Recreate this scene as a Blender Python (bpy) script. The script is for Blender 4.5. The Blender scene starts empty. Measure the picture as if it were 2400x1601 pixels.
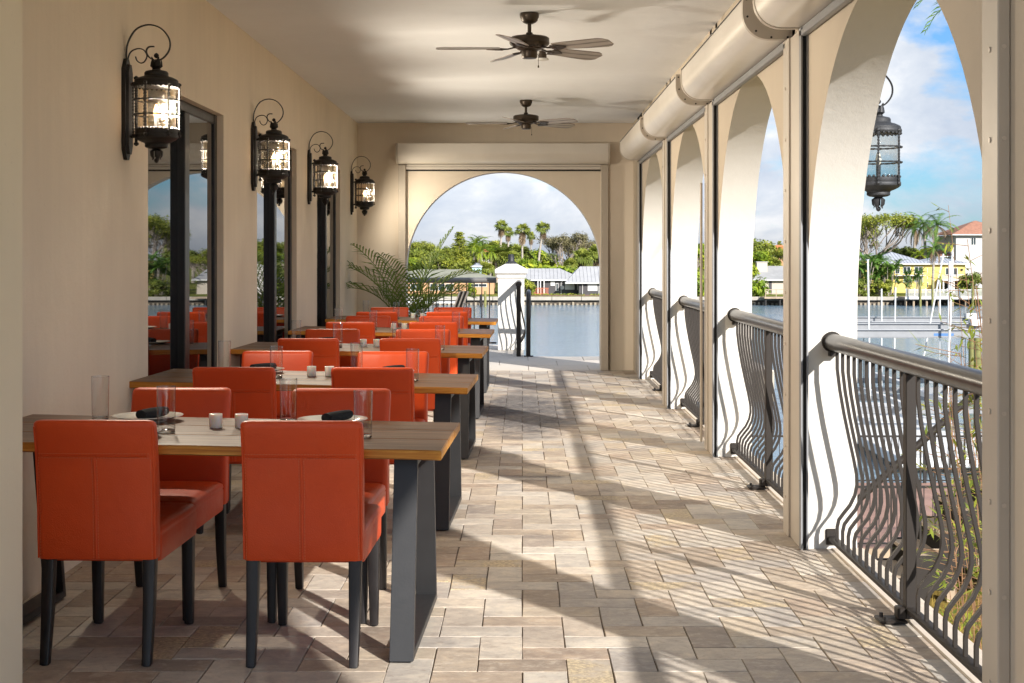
import bpy, bmesh, math, random
import numpy as np
from mathutils import Vector, Matrix, Euler

R = math.radians
rnd = random.Random(7)
scene = bpy.context.scene
col = scene.collection

# ------------------------------------------------------------------ camera
EYE = 1.45
cam_d = bpy.data.cameras.new("camera")
cam = bpy.data.objects.new("camera", cam_d)
col.objects.link(cam)
cam.location = (0, 0, EYE)
cam.rotation_euler = (R(90), 0, 0)
cam_d.sensor_width = 36.0
cam_d.lens = 52.06
cam_d.shift_x = -0.0100
cam_d.shift_y = -0.0834
cam_d.clip_start = 0.05
cam_d.clip_end = 4000
scene.camera = cam

# ------------------------------------------------------------------ light
SUN = Vector((0.62, -1.0, 0.583)).normalized()
sun_el = math.asin(SUN.z)
sun_az = math.atan2(SUN.x, SUN.y)
sd = bpy.data.lights.new("sun", 'SUN')
sd.energy = 2.0
sd.angle = R(1.0)
sd.color = (1.0, 0.955, 0.895)
so = bpy.data.objects.new("sun", sd)
col.objects.link(so)
so.rotation_euler = SUN.to_track_quat('Z', 'Y').to_euler()
so.location = (30, -50, 30)

world = bpy.data.worlds.new("World")
scene.world = world
world.use_nodes = True
wn = world.node_tree
wn.nodes.clear()
w_out = wn.nodes.new('ShaderNodeOutputWorld')
w_bg = wn.nodes.new('ShaderNodeBackground')
w_bg.inputs['Strength'].default_value = 0.077
sky = wn.nodes.new('ShaderNodeTexSky')
sky.sky_type = 'NISHITA'
sky.sun_disc = False
sky.sun_elevation = sun_el
sky.sun_rotation = sun_az
sky.air_density = 1.0
sky.dust_density = 0.6
sky.ozone_density = 2.0
tc = wn.nodes.new('ShaderNodeTexCoord')


def wmath(op, a, b=None, clamp=False):
    n = wn.nodes.new('ShaderNodeMath')
    n.operation = op
    n.use_clamp = clamp
    for i, v in enumerate((a, b)):
        if v is None:
            continue
        if hasattr(v, 'links'):
            wn.links.new(v, n.inputs[i])
        else:
            n.inputs[i].default_value = v
    return n.outputs[0]


def wnoise(scale3, loc, scale, detail, rough, dist=0.0):
    m = wn.nodes.new('ShaderNodeMapping')
    m.inputs['Scale'].default_value = scale3
    m.inputs['Location'].default_value = loc
    wn.links.new(tc.outputs['Generated'], m.inputs['Vector'])
    n = wn.nodes.new('ShaderNodeTexNoise')
    n.inputs['Scale'].default_value = scale
    n.inputs['Detail'].default_value = detail
    n.inputs['Roughness'].default_value = rough
    n.inputs['Distortion'].default_value = dist
    wn.links.new(m.outputs[0], n.inputs['Vector'])
    return n.outputs['Fac']


def wramp(fac, stops):
    r = wn.nodes.new('ShaderNodeValToRGB')
    els = r.color_ramp.elements
    while len(els) < len(stops):
        els.new(0.5)
    for e, (p, c) in zip(els, stops):
        e.position = p
        e.color = (c[0], c[1], c[2], 1) if isinstance(c, tuple) else (c, c, c, 1)
    wn.links.new(fac, r.inputs['Fac'])
    return r.outputs['Color']


CLOUD_K = 0.11
CLOUD_SHIFT = (2.3, 0.4, 1.7)
big = wnoise((1.0, 1.0, 2.6), CLOUD_SHIFT, 5.2, 9.0, 0.56, 0.25)
det = wnoise((1.0, 1.0, 2.2), (7.1, 3.3, 0.2), 15.0, 7.0, 0.6, 0.15)
cov = wmath('ADD', wmath('MULTIPLY', big, 0.78), wmath('MULTIPLY', det, 0.22))
low = wn.nodes.new('ShaderNodeSeparateXYZ')
wn.links.new(tc.outputs['Generated'], low.inputs[0])
cov = wmath('ADD', cov, wmath('MULTIPLY', wmath('MAXIMUM', wmath('SUBTRACT', 0.11, low.outputs[2]), 0.0), 0.7))
cmask = wramp(cov, [(0.43, 0.0), (0.53, 1.0)])
shade = wnoise((1.0, 1.0, 2.0), (1.1, 5.2, 3.0), 11.0, 7.0, 0.58, 0.3)
ccol = wramp(shade, [(0.36, (1.30, 1.47, 1.75)), (0.53, (1.68, 1.80, 1.98)), (0.66, (2.25, 2.27, 2.30))])
mixw = wn.nodes.new('ShaderNodeMix')
mixw.data_type = 'RGBA'
skyt = wn.nodes.new('ShaderNodeMix')
skyt.data_type = 'RGBA'
skyt.blend_type = 'MULTIPLY'
skyt.inputs['Factor'].default_value = 1.0
skyt.inputs['B'].default_value = (0.185, 0.30, 0.44, 1)
wn.links.new(sky.outputs['Color'], skyt.inputs['A'])
wn.links.new(cmask, mixw.inputs['Factor'])
wn.links.new(skyt.outputs['Result'], mixw.inputs['A'])
# clouds brighten toward the sun together with the clear sky
lum = wn.nodes.new('ShaderNodeRGBToBW')
wn.links.new(sky.outputs['Color'], lum.inputs[0])
sep = wn.nodes.new('ShaderNodeSeparateXYZ')
wn.links.new(tc.outputs['Generated'], sep.inputs[0])
cie = wmath('ADD', 0.92, wmath('MULTIPLY', wmath('MAXIMUM', sep.outputs[2], 0.0), 1.9))   # overcast law: the cloud deck brightens toward the zenith
gain = wmath('MULTIPLY', cie, wmath('MINIMUM', wmath('ADD', 0.55, wmath('MULTIPLY', lum.outputs[0], CLOUD_K)), 5.0))
cl = wn.nodes.new('ShaderNodeVectorMath'); cl.operation = 'SCALE'
wn.links.new(ccol, cl.inputs[0]); wn.links.new(gain, cl.inputs['Scale'])
wn.links.new(cl.outputs[0], mixw.inputs['B'])
wn.links.new(mixw.outputs['Result'], w_bg.inputs['Color'])
wn.links.new(w_bg.outputs[0], w_out.inputs['Surface'])

scene.view_settings.view_transform = 'Standard'
scene.view_settings.look = 'None'
scene.view_settings.gamma = 1.0
scene.view_settings.use_curve_mapping = False
scene.view_settings.exposure = 2.28
scene.render.engine = 'CYCLES'
cy = scene.cycles
cy.use_denoising = True
cy.max_bounces = 12
cy.diffuse_bounces = 9
cy.glossy_bounces = 4
cy.transmission_bounces = 8
cy.transparent_max_bounces = 16
cy.caustics_reflective = False
cy.caustics_refractive = False
cy.sample_clamp_indirect = 12.0

# ------------------------------------------------------------------ mesh builder
class MB:
    def __init__(self):
        self.v, self.f, self.m = [], [], []
        self.mat = 0

    def add(self, verts, faces):
        o = len(self.v)
        self.v += [tuple(p) for p in verts]
        for f in faces:
            self.f.append(tuple(i + o for i in f))
            self.m.append(self.mat)
        return self

    def box(self, a, b, rot=None, piv=None):
        (x0, y0, z0), (x1, y1, z1) = a, b
        vs = [(x0, y0, z0), (x1, y0, z0), (x1, y1, z0), (x0, y1, z0), (x0, y0, z1), (x1, y0, z1), (x1, y1, z1), (x0, y1, z1)]
        if rot is not None:
            p = Vector(piv)
            vs = [p + rot @ (Vector(q) - p) for q in vs]
        return self.add(vs, [(0, 3, 2, 1), (4, 5, 6, 7), (0, 1, 5, 4), (1, 2, 6, 5), (2, 3, 7, 6), (3, 0, 4, 7)])

    def cbox(self, a, b, c=0.004):
        """box with chamfered edges on all sides"""
        (x0, y0, z0), (x1, y1, z1) = a, b
        rings = []
        for z, i in ((z0, c), (z0 + c, 0), (z1 - c, 0), (z1, c)):
            k = c if i == 0 else c * 2
            rings.append([(x0 + k, y0 + i, z), (x1 - k, y0 + i, z), (x1 - i, y0 + k, z), (x1 - i, y1 - k, z),
                          (x1 - k, y1 - i, z), (x0 + k, y1 - i, z), (x0 + i, y1 - k, z), (x0 + i, y0 + k, z)])
        return self.loft(rings)

    def loft(self, rings, cap=True, close=True):
        n = len(rings[0])
        vs = [p for r in rings for p in r]
        fs = []
        for k in range(len(rings) - 1):
            for i in range(n if close else n - 1):
                j = (i + 1) % n
                fs.append((k * n + i, k * n + j, (k + 1) * n + j, (k + 1) * n + i))
        if cap:
            fs.append(tuple(reversed(range(n))))
            fs.append(tuple(range((len(rings) - 1) * n, len(rings) * n)))
        return self.add(vs, fs)

    def tube(self, pts, r, n=8, cap=True, flat=None, twist=0.0):
        pts = [Vector(p) for p in pts]
        rings = []
        up = None
        for i, p in enumerate(pts):
            t = (pts[min(i + 1, len(pts) - 1)] - pts[max(i - 1, 0)]).normalized()
            if up is None:
                up = Vector((0, 0, 1)) if abs(t.z) < 0.9 else Vector((1, 0, 0))
                up = (up - t * up.dot(t)).normalized()
            else:
                up = (up - t * up.dot(t)).normalized()
            s = t.cross(up)
            rr = r[i] if isinstance(r, (list, tuple)) else r
            ring = []
            for k in range(n):
                a = 2 * math.pi * k / n + twist * i
                ca, sa = math.cos(a), math.sin(a)
                if flat:
                    ca, sa = ca * flat[0], sa * flat[1]
                ring.append(p + (s * ca + up * sa) * rr)
            rings.append(ring)
        return self.loft(rings, cap)

    def cyl(self, p, q, r, r2=None, n=12):
        return self.tube([p, q], [r, r if r2 is None else r2], n)

    def lathe(self, prof, c=(0, 0, 0), n=20, cap=True, axis='z'):
        rings = []
        for (r, z) in prof:
            r = max(r, 1e-4)
            ring = []
            for k in range(n):
                a = 2 * math.pi * k / n
                ring.append((c[0] + r * math.cos(a), c[1] + r * math.sin(a), c[2] + z))
            rings.append(ring)
        return self.loft(rings, cap)

    def prism(self, poly, z0, z1):
        return self.loft([[(x, y, z0) for x, y in poly], [(x, y, z1) for x, y in poly]])

    def sweep(self, path, w, d):
        """rectangular bar along path in XZ plane: width w along Y, depth d in plane"""
        rings = []
        for i, (x, y, z) in enumerate(path):
            a = Vector(path[max(i - 1, 0)]); b = Vector(path[min(i + 1, len(path) - 1)])
            t = (b - a).normalized()
            nrm = Vector((t.z, 0, -t.x)).normalized()
            p = Vector((x, y, z))
            h = nrm * d / 2
            yv = Vector((0, w / 2, 0))
            rings.append([p - h - yv, p + h - yv, p + h + yv, p - h + yv])
        return self.loft(rings)

    def mesh(self, name, mats, smooth=40, weld=False):
        me = bpy.data.meshes.new(name)
        me.from_pydata(self.v, [], self.f)
        for m in (mats if isinstance(mats, (list, tuple)) else [mats]):
            me.materials.append(m)
        if any(self.m):
            me.polygons.foreach_set('material_index', self.m)
        bm = bmesh.new()
        bm.from_mesh(me)
        if weld:
            bmesh.ops.remove_doubles(bm, verts=bm.verts, dist=1e-5)
        bmesh.ops.recalc_face_normals(bm, faces=bm.faces)
        bm.to_mesh(me)
        bm.free()
        if smooth:
            me.polygons.foreach_set('use_smooth', [True] * len(me.polygons))
            me.set_sharp_from_angle(angle=R(smooth))
        me.update()
        return me

    def build(self, name, mats, parent=None, smooth=40, kind=None):
        o = bpy.data.objects.new(name, self.mesh(name, mats, smooth))
        col.objects.link(o)
        if parent is not None:
            o.parent = parent
        if kind:
            o['kind'] = kind
        return o


def tag(o, label=None, cat=None, group=None, kind=None):
    if label: o['label'] = label
    if cat: o['category'] = cat
    if group: o['group'] = group
    if kind: o['kind'] = kind
    return o


def empty(name, loc=(0, 0, 0), rz=0.0, label=None, cat=None, group=None):
    o = bpy.data.objects.new(name, None)
    o.empty_display_size = 0.2
    col.objects.link(o)
    o.location = loc
    o.rotation_euler = (0, 0, rz)
    return tag(o, label, cat, group)


def part(name, me, parent, loc=None, rot=None, label=None):
    o = bpy.data.objects.new(name, me)
    col.objects.link(o)
    o.parent = parent
    if loc is not None: o.location = loc
    if rot is not None: o.rotation_euler = rot
    if label: o['label'] = label
    return o


CH = {}


def dup(root, loc=None, rz=None, label=None, scale=None):
    c = root.copy()
    col.objects.link(c)
    if loc is not None: c.location = loc
    if rz is not None: c.rotation_euler = (0, 0, rz)
    if scale is not None: c.scale = (scale,) * 3 if not isinstance(scale, tuple) else scale
    if label: c['label'] = label
    for ch in kids(root):
        d = ch.copy(); d.parent = c; col.objects.link(d)
        for g in kids(ch):
            e = g.copy(); e.parent = d; col.objects.link(e)
    return c


KID = {}


def kids(o):
    if o.name not in KID:
        KID[o.name] = list(o.children)
    return KID[o.name]


def rrect(w, d, r, n=4):
    """rounded rectangle outline centred on 0, list of (x,y)"""
    pts = []
    for cx, cy, a0 in ((w / 2 - r, d / 2 - r, 0), (-w / 2 + r, d / 2 - r, 90), (-w / 2 + r, -d / 2 + r, 180), (w / 2 - r, -d / 2 + r, 270)):
        for k in range(n + 1):
            a = R(a0 + 90 * k / n)
            pts.append((cx + r * math.cos(a), cy + r * math.sin(a)))
    return pts


FPX = 3400.0


def at(u, Y):
    """metres to the right of the camera axis for a bearing measured on the photograph"""
    return (u - 1199.0) * Y / FPX


def hz(v, Y):
    return EYE + (588.0 - v) * Y / FPX


# ------------------------------------------------------------------ materials
class NT:
    def __init__(self, name):
        self.mat = bpy.data.materials.new(name)
        self.mat.use_nodes = True
        self.t = self.mat.node_tree
        self.t.nodes.clear()
        self.out = self.t.nodes.new('ShaderNodeOutputMaterial')

    def n(self, typ, **kw):
        nd = self.t.nodes.new(typ)
        for k, v in kw.items():
            setattr(nd, k, v)
        return nd

    def set(self, sock, v):
        if hasattr(v, 'links'):
            self.t.links.new(v, sock)
        elif isinstance(v, (tuple, list)) and len(v) == 3 and sock.type == 'RGBA':
            sock.default_value = (*v, 1)
        else:
            sock.default_value = v

    def math(self, op, a, b=None, clamp=False):
        nd = self.n('ShaderNodeMath', operation=op, use_clamp=clamp)
        self.set(nd.inputs[0], a)
        if b is not None: self.set(nd.inputs[1], b)
        return nd.outputs[0]

    def coord(self, kind='world', scale=(1, 1, 1), loc=(0, 0, 0), add=None):
        if kind == 'world':
            s = self.n('ShaderNodeNewGeometry').outputs['Position']
        else:
            s = self.n('ShaderNodeTexCoord').outputs['Object']
        if add is not None:
            v = self.n('ShaderNodeVectorMath', operation='ADD')
            self.set(v.inputs[0], s); self.set(v.inputs[1], add)
            s = v.outputs[0]
        m = self.n('ShaderNodeMapping')
        m.inputs['Scale'].default_value = scale
        m.inputs['Location'].default_value = loc
        self.set(m.inputs['Vector'], s)
        return m.outputs[0]

    def noise(self, vec, scale, detail=4, rough=0.55, dist=0.0, out='Fac'):
        nd = self.n('ShaderNodeTexNoise')
        self.set(nd.inputs['Vector'], vec)
        nd.inputs['Scale'].default_value = scale
        nd.inputs['Detail'].default_value = detail
        nd.inputs['Roughness'].default_value = rough
        nd.inputs['Distortion'].default_value = dist
        return nd.outputs[out]

    def ramp(self, fac, stops, mode='LINEAR'):
        nd = self.n('ShaderNodeValToRGB')
        nd.color_ramp.interpolation = mode
        e = nd.color_ramp.elements
        while len(e) < len(stops): e.new(0.5)
        for el, (p, c) in zip(e, stops):
            el.position = p
            el.color = (*c, 1) if isinstance(c, tuple) else (c, c, c, 1)
        self.set(nd.inputs['Fac'], fac)
        return nd.outputs['Color']

    def mix(self, f, a, b, blend='MIX'):
        nd = self.n('ShaderNodeMix', data_type='RGBA', blend_type=blend)
        self.set(nd.inputs['Factor'], f)
        self.set(nd.inputs['A'], a); self.set(nd.inputs['B'], b)
        return nd.outputs['Result']

    def bump(self, h, strength=0.3, dist=0.01, normal=None):
        nd = self.n('ShaderNodeBump')
        nd.inputs['Strength'].default_value = strength
        nd.inputs['Distance'].default_value = dist
        self.set(nd.inputs['Height'], h)
        if normal is not None: self.set(nd.inputs['Normal'], normal)
        return nd.outputs['Normal']

    def bsdf(self, color, rough=0.5, metal=0.0, normal=None, spec=0.5, **kw):
        b = self.n('ShaderNodeBsdfPrincipled')
        self.set(b.inputs['Base Color'], color)
        self.set(b.inputs['Roughness'], rough)
        b.inputs['Metallic'].default_value = metal
        b.inputs['Specular IOR Level'].default_value = spec
        if normal is not None: self.set(b.inputs['Normal'], normal)
        for k, v in kw.items():
            self.set(b.inputs[k.replace('_', ' ')], v)
        return b

    def done(self, shader):
        self.t.links.new(shader.outputs[0] if not hasattr(shader, 'links') else shader, self.out.inputs['Surface'])
        return self.mat


def rgb(r, g, b):
    """8-bit sRGB to linear"""
    f = lambda c: (c / 255 / 12.92) if c / 255 <= 0.04045 else ((c / 255 + 0.055) / 1.055) ** 2.4
    return (f(r), f(g), f(b))


def stucco(name, base, var=0.10, bump=0.35, scale=1.0, rough=0.85):
    t = NT(name)
    c = t.coord('world')
    big_ = t.noise(c, 0.9 * scale, 3, 0.6)
    streak = t.noise(t.coord('world', (7, 7, 0.7)), 1.0, 6, 0.66)
    fine = t.noise(c, 90, 5, 0.7)
    lump = t.noise(c, 14, 4, 0.6)
    k = t.math('ADD', t.math('MULTIPLY', big_, 0.6), t.math('MULTIPLY', streak, 0.4))
    cc = t.ramp(k, [(0.3, tuple(x * (1 - var) for x in base)), (0.7, tuple(min(1, x * (1 + var)) for x in base))])
    speck = t.ramp(t.noise(c, 38, 2, 0.5), [(0.70, 0.0), (0.76, 1.0)])
    cc = t.mix(t.math('MULTIPLY', speck, 0.12), cc, tuple(x * 0.6 for x in base))
    h = t.math('ADD', t.math('MULTIPLY', fine, 0.35), t.math('MULTIPLY', lump, 0.9))
    return t.done(t.bsdf(cc, rough, normal=t.bump(h, bump, 0.006), spec=0.25))


def plain(name, base, rough=0.5, metal=0.0, var=0.06, scale=6.0, bump=0.0, spec=0.5, kind='obj', rvar=0.1, **kw):
    t = NT(name)
    c = t.coord(kind)
    f = t.noise(c, scale, 4, 0.6)
    cc = t.ramp(f, [(0.3, tuple(x * (1 - var) for x in base)), (0.7, tuple(min(1, x * (1 + var)) for x in base))])
    rr = t.math('ADD', t.math('MULTIPLY', t.math('SUBTRACT', t.noise(c, scale * 3, 3), 0.5), rvar), rough)
    nm = t.bump(t.noise(c, scale * 12, 4), bump, 0.003) if bump else None
    return t.done(t.bsdf(cc, rr, metal, nm, spec, **kw))


M = {}
M['wall'] = stucco('tan wall plaster', (0.74, 0.645, 0.52), 0.08, 0.45)
M['pillar'] = stucco('pale yellow plaster corner', (0.80, 0.70, 0.53), 0.03, 0.2)
M['endwall'] = stucco('taupe end wall plaster', (0.72, 0.64, 0.535), 0.05, 0.25)
M['arcade'] = stucco('taupe arcade plaster', (0.52, 0.45, 0.36), 0.05, 0.25)
M['white'] = stucco('cream white stucco', (0.57, 0.545, 0.50), 0.03, 0.3)
M['outside'] = stucco('white exterior stucco', (0.55, 0.53, 0.49), 0.05, 0.5)
M['ceiling'] = stucco('pale ceiling plaster', (0.775, 0.80, 0.83), 0.03, 0.15)
M['shutter'] = plain('champagne painted aluminium', (0.64, 0.60, 0.54), 0.34, 0.12, 0.04, 3.0, spec=0.6)
M['shutter2'] = plain('taupe painted aluminium', (0.46, 0.41, 0.345), 0.42, 0.1, 0.05, 3.0)
M['alu'] = plain('bare aluminium', (0.22, 0.225, 0.235), 0.45, 0.2, 0.08, 4.0)
M['slot'] = plain('dark slot rubber', (0.012, 0.011, 0.01), 0.7)
M['bronze'] = plain('bronze railing paint', (0.021, 0.0165, 0.0135), 0.5, 0.0, 0.12, 5.0, spec=0.3)
M['bronzepipe'] = plain('bronze handrail paint', (0.026, 0.0215, 0.018), 0.3, 0.1, 0.1, 4.0, spec=0.5)
M['iron'] = plain('black wrought iron', (0.014, 0.012, 0.011), 0.5, 0.3, 0.3, 20.0, bump=0.5)
M['irongrey'] = plain('weathered grey iron', (0.022, 0.023, 0.026), 0.55, 0.2, 0.25, 20.0, bump=0.5)
M['frame'] = plain('dark bronze window frame', (0.012, 0.010, 0.009), 0.35, 0.2, 0.1, 6.0)
M['steel'] = plain('dark grey powder coated steel', (0.020, 0.020, 0.021), 0.45, 0.1, 0.1, 9.0, bump=0.1)
M['blackwood'] = plain('black stained wood', (0.009, 0.007, 0.007), 0.42, 0.0, 0.3, 12.0)
M['china'] = plain('white glazed china', (0.80, 0.78, 0.73), 0.12, 0.0, 0.02, 4.0)
M['candle'] = plain('white candle glass', (0.88, 0.86, 0.80), 0.3, 0.0, 0.03, 20.0, Subsurface_Weight=0.3)
M['napkin'] = plain('charcoal napkin cloth', (0.016, 0.017, 0.020), 0.9, 0.0, 0.2, 60.0, bump=0.5, spec=0.2)
M['fan'] = plain('oil bronze fan metal', (0.045, 0.032, 0.022), 0.4, 0.5, 0.15, 8.0)
M['thread'] = plain('orange stitching thread', (0.58, 0.14, 0.05), 0.7)
M['rubber'] = plain('black rubber foot', (0.01, 0.01, 0.01), 0.7)
M['screw'] = plain('pale screw head', (0.55, 0.49, 0.42), 0.4, 0.3)


def leather():
    t = NT('burnt orange leather')
    c = t.coord('obj')
    oi = t.n('ShaderNodeObjectInfo').outputs['Random']
    f = t.noise(t.coord('obj', add=None), 3.5, 4, 0.6)
    cc = t.ramp(f, [(0.3, (0.58, 0.062, 0.010)), (0.7, (0.67, 0.080, 0.013))])
    cc = t.mix(t.math('MULTIPLY', oi, 0.35), cc, (0.48, 0.042, 0.012))
    scuff = t.ramp(t.noise(c, 11, 6, 0.7, 0.6), [(0.56, 0.0), (0.75, 1.0)])
    cc = t.mix(t.math('MULTIPLY', scuff, 0.14), cc, (0.5, 0.13, 0.05))
    g = t.n('ShaderNodeTexVoronoi')
    t.set(g.inputs['Vector'], c); g.inputs['Scale'].default_value = 240
    wr = t.noise(c, 5, 3, 0.5, 0.4)
    nm = t.bump(t.math('ADD', t.math('MULTIPLY', g.outputs['Distance'], 0.12), wr), 0.32, 0.014)
    rr = t.ramp(t.noise(c, 6, 5, 0.65), [(0.3, 0.34), (0.7, 0.5)])
    return t.done(t.bsdf(cc, rr, normal=nm, spec=0.32))


def tabletop():
    t = NT('worn oiled hardwood')
    oi = t.n('ShaderNodeObjectInfo').outputs['Random']
    cx = t.n('ShaderNodeCombineXYZ')
    t.set(cx.inputs[1], t.math('MULTIPLY', oi, 37.0)); t.set(cx.inputs[0], t.math('MULTIPLY', oi, 11.0))
    add = cx.outputs[0]
    grain = t.noise(t.coord('obj', (1.1, 30, 30), add=add), 1.0, 6, 0.62, 0.35)
    band = t.noise(t.coord('obj', (0.6, 7, 7), add=add), 1.0, 3, 0.5, 0.6)
    k = t.math('ADD', t.math('MULTIPLY', grain, 0.62), t.math('MULTIPLY', band, 0.38))
    top = t.ramp(k, [(0.30, (0.040, 0.017, 0.007)), (0.46, (0.098, 0.044, 0.017)), (0.60, (0.165, 0.080, 0.032)), (0.74, (0.24, 0.128, 0.055))])
    worn = t.ramp(t.noise(t.coord('obj', (2, 6, 6), add=add), 1.4, 5, 0.65), [(0.48, 0.0), (0.72, 1.0)])
    top = t.mix(t.math('MULTIPLY', worn, 0.2), top, (0.20, 0.13, 0.08))
    edge = t.ramp(t.noise(t.coord('obj', (3, 20, 60), add=add), 1.2, 5, 0.6, 0.8),
                  [(0.3, (0.34, 0.12, 0.016)), (0.5, (0.50, 0.21, 0.030)), (0.68, (0.62, 0.32, 0.065))])
    nz = t.n('ShaderNodeSeparateXYZ')
    t.set(nz.inputs[0], t.n('ShaderNodeNewGeometry').outputs['True Normal'])
    up = t.ramp(t.math('ABSOLUTE', nz.outputs[2]), [(0.6, 0.0), (0.8, 1.0)])
    cc = t.mix(up, edge, top)
    nm = t.bump(grain, 0.25, 0.002)
    rr = t.ramp(k, [(0.3, 0.52), (0.7, 0.38)])
    return t.done(t.bsdf(cc, rr, normal=nm, spec=0.26))


def paver(name, attr):
    t = NT(name)
    if attr:
        tone = t.n('ShaderNodeAttribute', attribute_name='tone').outputs['Fac']
    else:
        tone = t.n('ShaderNodeObjectInfo').outputs['Random']
    cx = t.n('ShaderNodeCombineXYZ')
    t.set(cx.inputs[0], t.math('MULTIPLY', tone, 53.0)); t.set(cx.inputs[1], t.math('MULTIPLY', tone, 29.0))
    add = cx.outputs[0]
    base = t.ramp(tone, [(0.0, (0.223, 0.173, 0.135)), (0.12, (0.365, 0.299, 0.232)), (0.26, (0.497, 0.450, 0.388)), (0.38, (0.274, 0.232, 0.198)), (0.50, (0.430, 0.362, 0.278)),
                         (0.62, (0.323, 0.248, 0.190)), (0.76, (0.513, 0.463, 0.392)), (0.88, (0.331, 0.299, 0.270)), (1.0, (0.430, 0.396, 0.345))])
    cloud = t.noise(t.coord('world', (7, 8.5, 9), add=add), 1.3, 7, 0.68, 0.5)
    cc = t.mix(0.9, base, t.ramp(cloud, [(0.28, (0.34, 0.33, 0.33)), (0.5, (0.5, 0.5, 0.5)), (0.72, (0.68, 0.66, 0.61))]), 'OVERLAY')
    vein = t.noise(t.coord('world', (7, 11, 10), add=add), 2.2, 7, 0.72, 0.7)
    cc = t.mix(t.math('MULTIPLY', t.ramp(vein, [(0.50, 0.0), (0.68, 1.0)]), 0.45), cc, (0.64, 0.56, 0.45))
    dirt = t.noise(t.coord('world', (9, 12, 10), add=add), 3.0, 7, 0.74, 0.4)
    cc = t.mix(t.math('MULTIPLY', t.ramp(dirt, [(0.54, 0.0), (0.66, 1.0)]), 0.42), cc, (0.22, 0.165, 0.125))
    pits = t.ramp(t.noise(t.coord('world', (1, 2.2, 1), add=add), 75, 3, 0.6), [(0.27, 1.0), (0.36, 0.0)])
    cc = t.mix(t.math('MULTIPLY', pits, 0.7), cc, (0.14, 0.105, 0.075))
    # a few honey coloured rough pieces
    hon = t.ramp(t.math('FRACT', t.math('MULTIPLY', tone, 17.0)), [(0.90, 0.0), (0.93, 1.0)])
    honf = t.ramp(t.noise(t.coord('world', add=add), 60, 4, 0.7), [(0.42, (0.30, 0.24, 0.17)), (0.62, (0.62, 0.50, 0.30))])
    patch = t.ramp(t.noise(t.coord('world', add=add), 6, 3, 0.6), [(0.40, 0.0), (0.55, 1.0)])
    cc = t.mix(t.math('MULTIPLY', t.math('MULTIPLY', hon, patch), 0.85), cc, honf)
    # pier shade and dark weathering painted together into a patch towards the far end
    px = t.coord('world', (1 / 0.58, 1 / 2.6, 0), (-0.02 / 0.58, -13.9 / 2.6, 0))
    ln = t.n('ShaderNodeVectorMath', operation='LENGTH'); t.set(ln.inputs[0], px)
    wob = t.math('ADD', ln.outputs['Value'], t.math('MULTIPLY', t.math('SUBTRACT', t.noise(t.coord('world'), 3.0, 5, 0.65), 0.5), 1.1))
    stain_shade = t.ramp(wob, [(0.55, 1.0), (1.12, 0.0)])
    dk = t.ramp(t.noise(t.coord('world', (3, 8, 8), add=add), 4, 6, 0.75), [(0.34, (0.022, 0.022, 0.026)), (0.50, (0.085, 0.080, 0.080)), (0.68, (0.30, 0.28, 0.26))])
    cc = t.mix(t.math('MULTIPLY', stain_shade, 0.95), cc, dk)
    grime = t.ramp(t.noise(t.coord('world'), 0.8, 4, 0.6), [(0.42, 0.0), (0.68, 1.0)])
    cc = t.mix(t.math('MULTIPLY', grime, 0.30), cc, (0.20, 0.165, 0.135))
    h = t.math('ADD', t.math('MULTIPLY', cloud, 0.8), t.math('MULTIPLY', pits, -0.6))
    h = t.math('ADD', h, t.math('MULTIPLY', t.noise(t.coord('world', add=add), 140, 4, 0.7), 0.25))
    rr = t.ramp(cloud, [(0.3, 0.50), (0.7, 0.72)])
    return t.done(t.bsdf(cc, rr, normal=t.bump(h, 0.6, 0.005), spec=0.3, Specular_IOR_Level=t.math('SUBTRACT', 0.34, t.math('MULTIPLY', stain_shade, 0.26))))


def glass_thin(name, tint, glow=0.0, rough=0.03, bumpy=0.0, fac=1.45):
    t = NT(name)
    tr = t.n('ShaderNodeBsdfTransparent'); t.set(tr.inputs[0], tint)
    gl = t.n('ShaderNodeBsdfGlossy'); gl.inputs['Roughness'].default_value = rough
    fr = t.n('ShaderNodeLayerWeight'); fr.inputs['Blend'].default_value = 0.5
    if bumpy:
        h = t.noise(t.coord('obj', (1, 1, 0.45)), 42, 3, 0.5, 1.0)
        nm = t.bump(h, bumpy, 0.012)
        t.set(gl.inputs['Normal'], nm); t.set(fr.inputs['Normal'], nm)
    m = t.n('ShaderNodeMixShader')
    t.set(m.inputs[0], t.math('ADD', 0.04, t.math('MULTIPLY', t.math('POWER', fr.outputs['Facing'], 3.5), 0.7), True))
    t.t.links.new(tr.outputs[0], m.inputs[1]); t.t.links.new(gl.outputs[0], m.inputs[2])
    last = m
    if glow:
        tl = t.n('ShaderNodeBsdfTranslucent'); t.set(tl.inputs[0], (0.95, 0.66, 0.32))
        if bumpy: t.set(tl.inputs['Normal'], nm)
        seeds = t.ramp(t.noise(t.coord('obj', (1, 1, 0.4)), 55, 4, 0.6, 1.2), [(0.42, 0.25), (0.62, 1.0)])
        m2 = t.n('ShaderNodeMixShader')
        t.set(m2.inputs[0], t.math('MULTIPLY', seeds, glow))
        t.t.links.new(m.outputs[0], m2.inputs[1]); t.t.links.new(tl.outputs[0], m2.inputs[2])
        last = m2
    return t.done(last)


def window_glass():
    t = NT('dark tinted window glass')
    c = t.coord('world', (1, 0.8, 0.8))
    nm = t.bump(t.noise(c, 1.3, 2, 0.4), 0.02, 0.02)
    return t.done(t.bsdf((0.006, 0.006, 0.007), 0.012, normal=nm, spec=0.5, IOR=2.0))


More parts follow.
